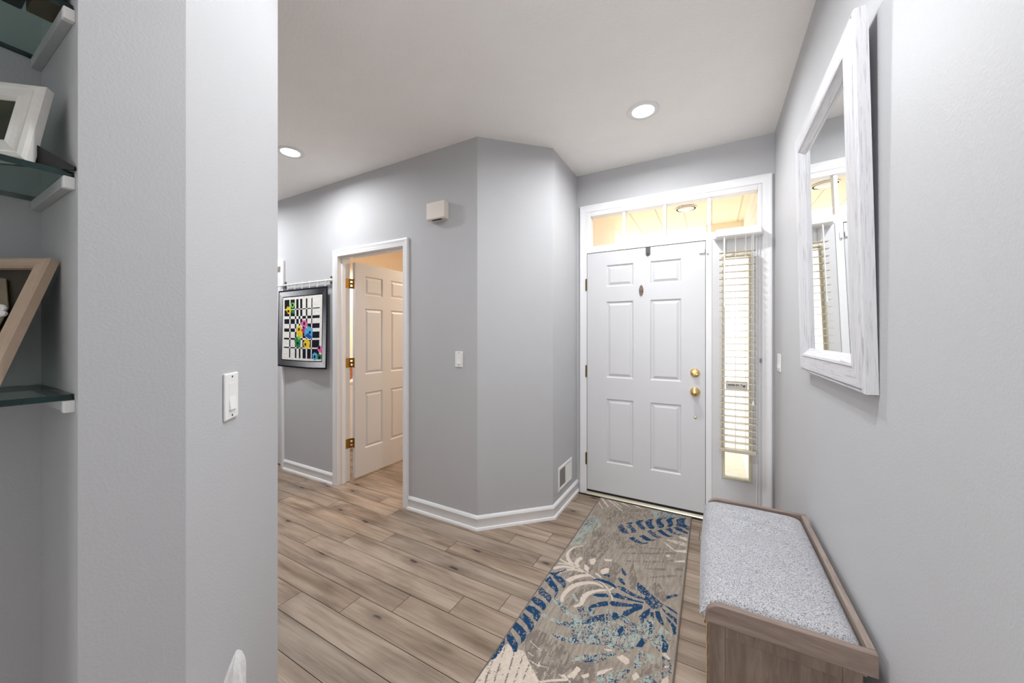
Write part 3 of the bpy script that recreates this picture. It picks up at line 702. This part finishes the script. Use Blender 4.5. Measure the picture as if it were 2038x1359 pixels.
def grid_cloth(name, C, cell, place, thick, mat, edge_mat, parent=None, back=True, **kw):
    nu, nv, _ = C.shape
    mb = MB(); V = [place(i * cell / 1000, j * cell / 1000, 0) for i in range(nu + 1) for j in range(nv + 1)]
    idx = np.arange((nu + 1) * (nv + 1)).reshape(nu + 1, nv + 1)
    F = np.stack([idx[:-1, :-1], idx[1:, :-1], idx[1:, 1:], idx[:-1, 1:]], -1).reshape(-1, 4)
    mb.v = V; mb.f = [tuple(int(q) for q in f) for f in F]; mb.mi = [0] * len(F)
    ring = [(i, 0) for i in range(nu)] + [(nu, j) for j in range(nv)] + [(i, nv) for i in range(nu, 0, -1)] + [(0, j) for j in range(nv, 0, -1)]
    b = len(mb.v); mb.v += [place(i * cell / 1000, j * cell / 1000, thick) for i, j in ring]; n = len(ring)
    mb.f += [(int(idx[ring[q]]), int(idx[ring[(q + 1) % n]]), b + (q + 1) % n, b + q) for q in range(n)]; mb.mi += [1] * n
    if back: mb.f.append(tuple(range(b, b + n))); mb.mi.append(1)
    o = mb.build(name, [mat, edge_mat], parent, **kw)
    me = o.data; ca = me.color_attributes.new('pattern', 'FLOAT_COLOR', 'CORNER')
    cols = np.ones((len(me.loops), 4), np.float32); q = C.reshape(-1, 3).repeat(4, axis=0); cols[:len(q), :3] = q
    ca.data.foreach_set('color', cols.ravel()); return o
def make_rug():
    cell = 3; nu, nv = 231, 762; rng = np.random.default_rng(3)
    base = np.array(lin((158, 147, 135))); C = np.ones((nu, nv, 3)) * base
    st = smooth_noise(rng, nu, nv, 2, 14); st2 = smooth_noise(rng, nu, nv, 3, 5); wv = smooth_noise(rng, nu, nv, 12, 10)
    C *= (0.76 + .40 * st + .12 * (st2 - .5))[..., None]
    spk = 0.55 * smooth_noise(rng, nu, nv, 2, 3) + .45 * rng.random((nu, nv)) ; spk = (spk.argsort(axis=None).argsort() / spk.size).reshape(nu, nv)
    clump = smooth_noise(rng, nu, nv, 9, 12)
    T = np.clip(spk * .72 + clump * .28, 0, 1); T = (T.argsort(axis=None).argsort() / T.size).reshape(nu, nv)
    T2 = .5 * smooth_noise(rng, nu, nv, 2, 7) + .3 * smooth_noise(rng, nu, nv, 6, 16) + .2 * rng.random((nu, nv)); T2 = (T2.argsort(axis=None).argsort() / T2.size).reshape(nu, nv)
    colr = dict(d=lin((128, 118, 110)), a=lin((160, 172, 165)), b=lin((208, 194, 180)), n=lin((30, 66, 100)))
    def paint(dv):
        for c, d, pts in RUG:
            q = np.array(pts).reshape(-1, 2) + np.array([0, dv])
            if isinstance(d, tuple): m = raster(nu, nv, cell, 0, 0, stroke_poly(q, d)); den = {'a': .8, 'd': .62}.get(c, 1.0)
            else: m = raster(nu, nv, cell, 0, 0, q.ravel()); den = d
            den = {'a': den * .72, 'd': min(den, .7)}.get(c, den)
            m &= (T < den) if c == 'b' else ((T2 < den) if c in 'ad' else (T > 1 - den))
            k = (.92 + .16 * st2)[..., None] if c != 'd' else (.88 + .2 * st)[..., None]
            C[m] = (np.array(colr[c]) * k)[m]
    paint(1640); paint(0)
    e = np.array(lin((110, 101, 94)))
    C[:2] = e; C[-2:] = e; C[:, :2] = e; C[:, -2:] = e
    X0, Y1 = -.823, 3.024
    o = grid_cloth('runner_rug', C, cell, lambda u, v, t: (X0 + u, Y1 - v, .008 - t), .0075, M['rug'], M['rug_edge'])
    return tag(o, 'narrow runner rug with navy, aqua and beige palm leaves before the front door', 'rug')
make_rug()

# ================================================================ QUILT ON ITS ROD
def make_quilt():
    cell = 3; nu, nv = 266, 255; rng = np.random.default_rng(8); X0, Z1, Y0 = -3.893, 1.832, 2.072
    st = smooth_noise(rng, nu, nv, 2, 2); C = np.zeros((nu, nv, 3))
    ii, jj = np.meshgrid((np.arange(nu) + .5) * cell, (np.arange(nv) + .5) * cell, indexing='ij')
    # gradient border
    W_, H_ = nu * cell, nv * cell
    top = 0.75 - .7 * np.clip((ii - 80) / 600, 0, 1); bot = .12 + .65 * np.clip((ii - 100) / 600, 0, 1) ** 1.3; left = .62 - .5 * np.clip(jj / 600, 0, 1); right = .1 + .6 * np.clip((jj - 150) / 500, 0, 1)
    dl, dr, dt, dbm = ii, W_ - ii, jj, H_ - jj; mn = np.minimum(np.minimum(dl, dr), np.minimum(dt, dbm))
    g = np.where(mn == dt, top, np.where(mn == dbm, bot, np.where(mn == dl, left, right)))
    lo, hi = np.array(lin((26, 27, 34))), np.array(lin((244, 246, 250)))
    C[:] = lo + (hi - lo) * (np.clip(g, 0, 1) ** 1.2)[..., None]
    dark = np.array(lin((20, 21, 34))); white = np.array(lin((240, 237, 231)))
    C[mn < 14] = dark
    fld = (ii > 84) & (ii < 726) & (jj > 72) & (jj < 690); C[(ii > 76) & (ii < 734) & (jj > 64) & (jj < 698)] = dark; C[fld] = white * .97
    cb = [110, 195, 212, 284, 308, 348, 376, 412, 470, 496, 560, 576, 690]; rb = [96, 188, 198, 262, 287, 336, 380, 414, 473, 493, 563, 575, 668]
    inn = (ii > cb[0]) & (ii < cb[-1]) & (jj > rb[0]) & (jj < rb[-1])
    a = np.searchsorted(cb, ii) % 2; b = np.searchsorted(rb, jj) % 2
    C[inn & ((a ^ b) == 0)] = dark; C[inn & ((a ^ b) == 1)] = white
    ap = [('lime', (195, 152, 245, 123, 296, 137, 262, 178, 209, 172), (245, 148)), ('gold', (133, 189, 168, 159, 222, 192, 215, 239, 168, 237), (178, 210)), ('green', (229, 193, 289, 202, 276, 237, 229, 224), None),
          ('pink', (380, 327, 438, 298, 501, 325, 501, 359, 457, 373, 387, 350), (440, 335)), ('gold', (315, 380, 355, 349, 406, 373, 419, 464, 348, 464, 309, 433), (350, 390)), ('magenta', (380, 395, 463, 370, 495, 408, 444, 434), None),
          ('sky', (451, 388, 520, 359, 587, 390, 581, 471, 538, 486, 444, 452), (540, 420)), ('blue', (451, 449, 514, 426, 575, 463, 538, 486), None), ('green', (276, 495, 322, 456, 380, 487, 374, 567, 296, 560), (330, 525)), ('lime', (315, 462, 345, 452, 385, 480, 350, 495), None),
          ('gold', (425, 517, 476, 479, 545, 508, 538, 560, 489, 576, 432, 554), (462, 535)), ('pink', (654, 566, 701, 543, 737, 568, 731, 615, 684, 609), (690, 565)), ('sky', (587, 626, 624, 607, 666, 624, 660, 675, 624, 687, 594, 663), (625, 650)), ('green', (660, 639, 695, 623, 733, 637, 725, 673, 672, 675), (695, 655))]
    pal = dict(lime=(130, 205, 84), gold=(240, 205, 50), green=(42, 130, 74), pink=(222, 112, 165), magenta=(196, 40, 118), sky=(92, 176, 222), blue=(34, 84, 168))
    for k, pts, hole in ap:
        m = raster(nu, nv, cell, 0, 0, pts); C[m] = np.array(lin(pal[k]))
        if hole: C[(np.abs(ii - hole[0]) < 15) & (np.abs(jj - hole[1]) < 13)] = dark
    C *= (.85 + .3 * st)[..., None]
    q = thing('quilt', (X0 + .4, Y0, 1.06), 'black and white checked hanging quilt with bright block patches, on the hall wall', 'quilt')
    def place(u, v, t):
        s = v / .765; uu = u / .798
        sag = .010 * math.sin(math.pi * uu) * s
        wob = .006 * math.sin(uu * 9 + 1) * s + .012 * s * s * abs(uu - .5) * 2
        return (X0 + u, Y0 - wob + t, Z1 - v - sag)
    grid_cloth('quilt_panel', C, cell, place, .006, M['quilt'], M['dark_fabric'], q, back=False)
    t = thing('curtain_rod', (-3.5, Y0, 1.885), 'thin white rod holding up the hanging quilt', 'rod')
    r = MB(); r.tube([(-3.925, Y0 + .012, 1.888), (-3.072, Y0 + .012, 1.888)], .0085, 12); r.build('pole', M['plastic'], t, smooth=True)
    for i in range(7):
        x = X0 + .03 + i * .122
        r = MB(); r.tube([(x + .001 * k, Y0 + .012 + .013 * math.cos(a), 1.885 + .015 * math.sin(a)) for k, a in enumerate([2 * math.pi * j / 14 for j in range(15)])], .0022, 6)
        r.tube([(x + .006, Y0 + .010, 1.871), (x + .006, Y0 + .004, 1.850), (x + .004, Y0 + .003, 1.834)], [.002, .003, .0045], 6)
        r.build('clip_ring', M['plastic'], t)
    for x in (-3.93, -3.067):
        r = MB(); r.lathe([(.0085, -.004), (.014, .0), (.014, .012), (.006, .02), (0, .021)], (x, Y0 + .012, 1.888), (-1 if x < -3.5 else 1, 0, 0), 14); r.build('finial', M['plastic'], t, smooth=True)
    for x in (-3.84, -3.095):
        r = MB(); r.box(x - .008, x + .008, Y0 + .012, YH, 1.890, 1.902); r.box(x - .012, x + .012, YH - .006, YH, 1.86, 1.93); r.build('bracket', M['grey_metal'], t, bevel=.002)
M['dark_fabric'] = simple('quilt_binding', (24, 25, 36), 0.9)
make_quilt()

# ================================================================ WALL FITTINGS
def light_switch(origin, rot, label, gangs=1, group='light switches'):      # local frame: x across, z up, -y out of the wall
    w = .070 + .046 * (gangs - 1); h = .1145
    t = thing('light_switch', origin, label, 'light switch', group, rot=(0, 0, rot))
    p = MB(); p.prism([(-w / 2, -h / 2), (w / 2, -h / 2), (w / 2, h / 2), (-w / 2, h / 2)], -.006, 0, lambda u, v, a: (u, a, v)); p.build('cover_plate', M['plastic'], t, local=True, bevel=.0035)
    for g in range(gangs):
        cx = (g - (gangs - 1) / 2) * .046
        r = MB(); r.prism([(-.0065, -.033), (-.0105, -.033), (-.0065, .0), (-.0065, .033), (-.0055, .033), (-.0055, -.033)], cx - .0165, cx + .0165, lambda u, v, a: (a, u, v)); r.build('rocker', M['plastic'], t, local=True, bevel=.001)
    for z in (-.048, .048):
        s = MB(); s.lathe([(.003, 0), (.0025, .001), (0, .0012)], (0, -.006, z), (0, -1, 0), 10); s.build('screw', M['grey_metal'], t, local=True)
    return t
light_switch((-1.051, .443, 1.229), R(135), 'white rocker light switch on the near left clipped corner')
light_switch((-1.613, YH, 1.204), 0, 'small white rocker light switch on the hall wall beside the angled corner')
light_switch((XR, 2.862, 1.203), R(-90), 'white switch plate on the right wall close to the side window', 2)

t = thing('door_chime', (-1.793, YH, 2.243), 'cream door chime box high on the hall wall', 'door chime')
k = MB(); k.box(-1.877, -1.709, YH - .060, YH - .004, 2.246, 2.370); k.build('cover', M['chime'], t, bevel=.004)
k = MB(); k.box(-1.873, -1.713, YH - .056, YH, 2.243, 2.368); k.build('base', M['chime'], t)
k = MB(); k.box(-1.84, -1.75, YH - .045, YH - .025, 2.2415, 2.2435); k.build('sound_slot', M['dark_gap'], t)

t = thing('air_vent', (-1.046, 2.781, .155), 'white wall air vent low on the wall beside the front door', 'air vent')
k = MB(); k.sweep([(2.655, .18), (2.907, .18), (2.907, .315), (2.655, .315)], [(0, 0), (0, .004), (-.012, .007), (-.026, .004), (-.026, 0)], lambda a, b, d: (-1.046 + d, a, b), closed=True); k.build('vent_frame', M['plastic'], t)
k = MB(); k.box(-1.0455, -1.0445, 2.655, 2.907, .18, .315); k.build('duct', M['grille_dark'], t)
for i in range(22):
    y = 2.660 + i * .0115; s = -1 if i < 11 else 1; k = MB()
    k.prism([(-1.0445, y - s * .004), (-1.0405, y + s * .003), (-1.0398, y + s * .0025), (-1.0438, y - s * .0045)], .181, .314); k.build('louver', M['plastic'], t)
k = MB(); k.box(-1.044, -1.038, 2.778, 2.784, .18, .315); k.build('divider', M['plastic'], t)

t = thing('wreath_hook', (-.447, YF, 2.02), 'dark grey wreath hook over the top of the front door', 'hook')
k = MB(); k.prism([(-.465, 2.032), (-.460, 2.024), (-.450, 2.020), (-.444, 2.020), (-.434, 2.024), (-.429, 2.032), (-.429, 2.091), (-.465, 2.091)], YF - .004, YF - .0005, lambda u, v, a: (u, a, v)); k.box(-.465, -.429, YF - .004, YF + .044, 2.0895, 2.0915)
k.build('strap', M['grey_metal'], t)
k = MB(); k.tube([(-.447, YF - .004, 2.032), (-.447, YF - .018, 2.030), (-.447, YF - .024, 2.040), (-.447, YF - .022, 2.05)], .003, 8); k.build('prong', M['grey_metal'], t)
t = thing('door_sensor', (-.062, YF, 1.99), 'small white door sensor at the top right of the front door', 'sensor')
MB().box(-.083, -.043, YF - .013, YF, 1.997, 2.032).build('magnet', M['plastic'], t, bevel=.002)
k = MB(); k.box(-.030, -.016, 3.058, 3.064, 1.99, 2.03); k.box(-.034, -.022, 3.050, 3.064, 1.99, 2.0); k.build('contact_switch', M['plastic'], t, bevel=.001)
o = MB().box(.297, .307, 3.052, 3.070, 1.188, 1.215).build('cord_cleat', M['greyprint'], bevel=.002); tag(o, 'tiny blue-grey cord cleat on the trim right of the side window', 'cleat')

# window blind in front of the side window
t = thing('window_blind', (.163, 3.02, .54), 'white horizontal slat blind hanging before the narrow side window', 'blind')
k = MB(); k.prism([(3.066, 2.078), (2.985, 2.078), (2.975, 2.088), (2.972, 2.118), (2.980, 2.136), (2.990, 2.142), (3.066, 2.142)], .030, .300, lambda u, v, a: (a, u, v)); k.build('headrail', M['plastic'], t, bevel=.002)
for a, b in ((.020, .030), (.300, .308)): MB().box(a, b, 2.995, 3.066, 2.082, 2.125).build('mounting_bracket', M['plastic'], t)
n = 30; z0, z1 = .612, 1.972
for i in range(n):
    z = z0 + (z1 - z0) * i / (n - 1); k = MB()
    k.prism([(2.992, z - .0005), (3.017, z + .0022), (3.042, z + .0005), (3.042, z + .0036), (3.017, z + .0053), (2.992, z + .0026)], .050, .272, lambda u, v, a: (a, u, v)); k.build('slat', M['blind'], t)
MB().box(.049, .273, 2.992, 3.042, .545, .568).build('bottom_rail', M['blind'], t, bevel=.003)
for x in (.078, .150, .210, .246):
    k = MB(); k.tube([(x, 2.990, 2.08), (x, 2.990, .566)], .0012, 5); k.tube([(x, 3.044, 2.08), (x, 3.044, .566)], .0012, 5); k.build('ladder_cord', M['cord'], t)
k = MB(); k.tube([(.082, 2.984, 2.075), (.082, 2.982, 2.06), (.082, 2.982, 1.62)], .0045, 8); k.lathe([(.0045, 0), (.006, -.01), (.006, -.04), (0, -.045)], (.082, 2.982, 1.62), (0, 0, 1), 8); k.build('tilt_wand', M['plastic'], t, smooth=True)
k = MB(); k.tube([(.254, 2.986, 2.08), (.254, 2.984, .92)], .0014, 5); k.lathe([(.002, 0), (.006, -.012), (.0065, -.03), (0, -.032)], (.254, 2.984, .925), (0, 0, 1), 10); k.build('lift_cord', M['cord'], t)

# sticker on the glass of the side window
t = thing('window_sticker', (.157, 3.093, .985), 'small white sticker with blue print on the side window glass', 'sticker')
MB().box(.093, .228, 3.0925, 3.0938, .985, 1.043).build('label_paper', M['plastic'], t)
k = MB(); rs = random.Random(2); x = .108
while x < .172: w = rs.uniform(.003, .006); k.box(x, x + w, 3.0915, 3.0924, 1.010 - rs.uniform(0, .003), 1.020 + rs.uniform(0, .004)); x += w + .0016
k.build('lettering', M['greyprint'], t)
k = MB(); k.prism([(.186, 1.030), (.190, 1.012), (.195, 1.012), (.193, 1.032)], 3.0915, 3.0924, lambda u, v, a: (u, a, v)); k.prism([(.198, 1.006), (.208, 1.002), (.217, 1.012), (.222, 1.026), (.214, 1.028), (.210, 1.016), (.201, 1.014)], 3.0915, 3.0924, lambda u, v, a: (u, a, v)); k.build('emblem', M['blue'], t)

# ================================================================ MIRROR
def frame_sweep(mb, w, h, prof, fn, mis=None): mb.sweep([(0, 0), (w, 0), (w, h), (0, h)], prof, fn, closed=True, mis=mis)
MW, MH = .772, 1.034
t = thing('wall_mirror', (XR - .001, 1.289, 1.223), 'whitewashed framed mirror on the right wall above the bench', 'mirror', rot=(0, -.021, 0))
prof = [(0, 0), (0, .026), (.003, .030), (.009, .031), (.010, .026), (.013, .026), (.015, .033), (.066, .033), (.070, .036), (.078, .034), (.084, .028), (.098, .017), (.102, .014), (.102, .004)]
k = MB(); frame_sweep(k, MW, MH, prof, lambda a, b, d: (-d, a, b), mis=[1, 0, 1, 0]); k.build('frame', [M['wash_v'], M['wash_h']], t, local=True)
MB().box(-.013, -.010, .095, MW - .095, .095, MH - .095).build('glass', M['mirror'], t, local=True)
MB().box(-.009, -.004, .02, MW - .02, .02, MH - .02).build('backing', M['black'], t, local=True)

# ================================================================ STORAGE BENCH
t = thing('storage_bench', (.17, 1.64, 0), 'grey-brown wooden storage bench with pale cushion along the right wall', 'bench')
def side_board(y0, y1):
    pr = [(.368, .517), (.368, .577)] + [(.030 - .046 * math.sin(a), .577 - .040 + .040 * math.cos(a)) for a in [R(q) for q in range(0, 91, 10)]] + [(-.016, .517)]
    return MB().prism(pr, y0, y1, lambda u, v, a: (u, a, v))
side_board(1.232, 1.252).build('end_rail', M['bench_x'], t, bevel=.003); side_board(2.030, 2.050).build('end_rail', M['bench_x'], t, bevel=.003)
MB().box(.350, .368, 1.252, 2.030, .517, .577).build('back_rail', M['bench_y'], t, bevel=.003)
MB().box(-.014, .350, 1.252, 2.030, .500, .520).build('seat_board', M['bench_y'], t)
for ya, yb, s in ((1.240, 1.262, -1), (2.022, 2.042, 1)):
    k = MB(); k.box(-.008, .340, ya + .006, yb, 0, .517)
    k.box(-.008, .036, ya, ya + .006, 0, .517); k.box(.300, .340, ya, ya + .006, 0, .517); k.box(.036, .300, ya, ya + .006, .482, .517); k.box(.036, .300, ya, ya + .006, 0, .06)
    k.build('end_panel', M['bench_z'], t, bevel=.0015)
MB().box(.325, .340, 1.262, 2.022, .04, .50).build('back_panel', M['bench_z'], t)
MB().box(-.006, .325, 1.262, 2.022, .04, .058).build('bottom_board', M['bench_y'], t)
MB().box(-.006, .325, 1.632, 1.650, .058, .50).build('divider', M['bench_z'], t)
for ya, yb in ((1.266, 1.628), (1.654, 2.018)):
    k = MB(); k.box(-.014, .31, ya, yb, .060, .47); b = k.build('wicker_basket', M['wicker'], t, bevel=.01)
    h = MB(); h.tube([(-.016, (ya + yb) / 2 - .05, .40), (-.024, (ya + yb) / 2, .405), (-.016, (ya + yb) / 2 + .05, .40)], .006, 8); h.build('handle', M['wicker'], b)
def cushion():
    X0, X1, Y0, Y1 = -.032, .349, 1.253, 2.029; nx, ny = 44, 80; mb = MB(); V = []
    def hgt(a, b):
        x = X0 + (X1 - X0) * a; y = Y0 + (Y1 - Y0) * b
        ex = min(1, (1 - (1 - min(1, a / .14)) ** 2.2)) ** .5; er = min(1, (1 - (1 - min(1, (1 - a) / .16)) ** 2.2)) ** .5
        e0 = min(1, (1 - (1 - min(1, b / .07)) ** 2.2)) ** .5; e1 = min(1, (1 - (1 - min(1, (1 - b) / .07)) ** 2.2)) ** .5
        z = .522 + .052 * ex * (.55 + .45 * er) * (.45 + .55 * e0) * (.5 + .5 * e1) + .016 * math.sin(math.pi * a) ** .7 * math.sin(math.pi * b) ** .6
        w = math.sin(math.pi * min(1, max(0, (a - .12) / .7))) ** 1.5
        for yc, am in ((1.90, .010), (1.80, .009), (1.60, .002)):
            d = (y - yc + .06 * (a - .5)) / .022; z += am * w * (math.exp(-d * d) - .8 * math.exp(-(d + 1.5) ** 2))
        return z
    # top surface, then the sides tucked under
    for i in range(nx + 1):
        for j in range(ny + 1):
            a, b = i / nx, j / ny; V.append((X0 + (X1 - X0) * a - .006 * math.sin(math.pi * b) * (a < .001), Y0 + (Y1 - Y0) * b, hgt(a, b)))
    I = lambda i, j: i * (ny + 1) + j
    F = [(I(i, j), I(i + 1, j), I(i + 1, j + 1), I(i, j + 1)) for i in range(nx) for j in range(ny)]
    ring = [(i, 0) for i in range(nx)] + [(nx, j) for j in range(ny)] + [(i, ny) for i in range(nx, 0, -1)] + [(0, j) for j in range(ny, 0, -1)]
    b0 = len(V); n = len(ring)
    for i, j in ring: x, y, z = V[I(i, j)]; V.append((x + (.010 if i == 0 else 0), y, .5205))
    F += [(I(*ring[q]), b0 + q, b0 + (q + 1) % n, I(*ring[(q + 1) % n])) for q in range(n)] + [tuple(range(b0, b0 + n))]
    mb.add(V, F); return mb.build('cushion', M['cushion'], t, smooth=True)
cushion()

# ================================================================ NICHE WITH GLASS SHELVES
YN = .1734
for z, lab in ((1.926, 'upper glass shelf in the wall niche'), (1.645, 'middle glass shelf in the niche, holding the white picture frame'), (1.271, 'lower glass shelf in the niche, holding the beige shadow box')):
    t = thing('glass_shelf', (-1.06, -.29, z), lab, 'glass shelf', 'glass shelves in the niche')
    g = MB(); g.box(-1.176, -.942, -.748, YN - .0015, z, z + .010); o = g.build('glass_panel', [M['shelf_glass'], M['glass_edge']], t)
    for p in o.data.polygons:
        if abs(p.normal.z) < .5: p.material_index = 1
    for y0, y1 in ((YN - .013, YN), (-.75, -.737)):
        MB().box(-1.175, -.948, y0, y1, z - .018, z - .0003).build('support_strip', M['wall'], t, bevel=.001); MB().box(-.948, -.936, y0, y1, z - .020, z - .0003).build('end_cap', M['plastic'], t, bevel=.001)  # strip's unlit length is coloured wall grey, its lit front kept white
def picture_frame(name, base, yaw, lean, w, h, rail, depth, mat, art, label, cat, deep=.55):
    # local frame: x from the right edge to the left (negative), z up, -y towards the viewer
    t = thing(name, base, label, cat, rot=(0, 0, yaw)); tilt = Matrix.Rotation(-lean, 4, 'X')
    def fn(a, b, d): v = tilt @ Vector((a - w, -d, b)); return (v.x, v.y, v.z)
    k = MB(); pr = [(0, 0), (0, depth * .75), (rail * .12, depth * .95), (rail * .3, depth), (rail * .42, depth * .9), (rail * .72, depth * .95), (rail * .86, depth), (rail, depth * .75), (rail, depth * .2)]
    frame_sweep(k, w, h, pr, fn); k.build('frame', mat, t, local=True)
    k = MB(); k.prism([(rail * .9, rail * .9), (w - rail * .9, rail * .9), (w - rail * .9, h - rail * .9), (rail * .9, h - rail * .9)], depth * deep, depth * (deep + .1), fn); k.build('picture', art, t, local=True)
    k = MB(); k.prism([(.004, .004), (w - .004, .004), (w - .004, h - .004), (.004, h - .004)], 0.0005, depth * .2, fn); k.build('backing', M['black'], t, local=True)
    return t, fn
t, fn = picture_frame('picture_frame', (-.9626, .135, 1.6552), R(41.5), R(13), .19, .142, .034, .017, M['wash_frame'], M['art_dark'], 'white ribbed picture frame leaning on the middle glass shelf', 'picture frame')
k = MB(); k.prism([(-.10, .05), (.0, .036), (.049, .006), (.049, 0), (-.10, 0)], .004, .008, lambda u, v, a: (u, a, v)); k.build('easel_back', M['black'], t, local=True)
t, fn = picture_frame('shadow_box', (-.988, .1005, 1.2812), R(29), R(19.5), .24, .245, .020, .017, M['beige_frame'], M['art_brown'], 'beige shadow box frame leaning on the lower glass shelf', 'picture frame', .25)
w = .24
k = MB(); k.prism([(.06, .03), (.205, .03), (.205, .15), (.175, .205), (.12, .215), (.06, .19)], .009, .0105, fn); k.build('paper_shape', M['art_taupe'], t, local=True)
k = MB()
for a, b, r in ((.197, .148, .010), (.190, .136, .009), (.204, .138, .008), (.183, .146, .006)):
    k.prism([(a + r * math.cos(q), b + r * .7 * math.sin(q)) for q in [2 * math.pi * i / 12 for i in range(12)]], .0105, .016, fn)
k.build('white_flower', M['tissue'], t, local=True, bevel=.002)
o = MB().box(-1.035, -.957, -.06, .132, 1.9365, 2.06).build('storage_box', M['black'], bevel=.003); tag(o, 'black box on the upper glass shelf, seen from below', 'box')
o = MB().box(-1.03, -.962, .1355, .1645, 1.9365, 2.0).build('wooden_block', M['walnut'], bevel=.002); tag(o, 'reddish brown wooden block beside the black box on the upper shelf', 'block')

# ================================================================ TISSUE BY THE CLIPPED CORNER
c = Vector((-.902, .392, 0)); ax = Vector((-.707, .707, 0)); ay = Vector((-.707, -.707, 0))
def loc(u, v, z): return tuple(c + ax * u + ay * v + Vector((0, 0, z)))
t = thing('side_table', (c.x, c.y, 0), 'small white side table under the tissue box at the clipped corner', 'side table', rot=(0, 0, R(135)))
MB().box(-.09, .09, -.16, .06, .40, .42).build('table_top', M['trim'], t, local=True, bevel=.004)
for u in (-.075, .075):
    for v in (-.145, .045): MB().box(u - .012, u + .012, v - .012, v + .012, 0, .40).build('leg', M['trim'], t, local=True)
t = thing('tissue_box', (c.x, c.y, .42), 'tissue box by the clipped corner, white tissue peak sticking up', 'tissue box', rot=(0, 0, R(135)))
MB().box(-.055, .055, -.055, .055, 0, .132).build('box', M['plastic'], t, local=True, bevel=.002)
def tissue():
    mb = MB(); V = []; na, nz = 28, 12
    for j in range(nz + 1):
        s = j / nz
        for i in range(na):
            a = 2 * math.pi * i / na
            r = (.027 * (1 - s ** 2.2) ** .6 + .002) * (1 + .30 * math.sin(3 * a + 1 + 2.5 * s) + .20 * math.sin(5 * a - 4 * s) + .10 * math.sin(8 * a + 6 * s))
            V.append((r * math.cos(a) - .004 + .012 * s * (s - .2), r * .55 * math.sin(a), .131 + s * .141 - .004 * math.cos(2 * a) * (1 - s)))
    F = [(j * na + i, j * na + (i + 1) % na, (j + 1) * na + (i + 1) % na, (j + 1) * na + i) for j in range(nz) for i in range(na)] + [tuple(nz * na + i for i in range(na)), tuple(reversed(range(na)))]
    mb.add(V, F); return mb
tissue().build('tissue', M['tissue_thin'], t, local=True, smooth=True)

# ================================================================ SMALL ROOM BEHIND THE OPEN DOOR
t = thing('vanity', (-4.05, 2.80, 0), 'white vanity cabinet glimpsed behind the open inner door', 'vanity')
MB().box(-4.28, -3.80, 2.50, 3.20, .06, .80).build('cabinet', M['trim'], t, bevel=.003); MB().box(-4.28, -3.84, 2.52, 3.18, 0, .06).build('plinth', M['trim'], t)
MB().box(-4.295, -3.78, 2.48, 3.22, .80, .83).build('countertop', M['plastic'], t, bevel=.004)
for x, y, h, lab in ((-3.92, 2.90, .14, 'small amber bottle, front one on the vanity counter'), (-3.99, 2.98, .19, 'tall amber bottle, back one on the vanity counter')):
    t = thing('soap_bottle', (x, y, .831), lab, 'bottle', 'amber bottles on the vanity')
    k = MB(); k.lathe([(.03, 0), (.032, .005), (.032, h * .7), (.012, h * .85), (.012, h)], (x, y, .831), (0, 0, 1), 20); k.build('bottle_body', M['amber'], t, smooth=True)
    k = MB(); k.lathe([(.014, h), (.014, h + .03), (0, h + .032)], (x, y, .831), (0, 0, 1), 16); k.build('cap', M['plastic'], t, smooth=True)
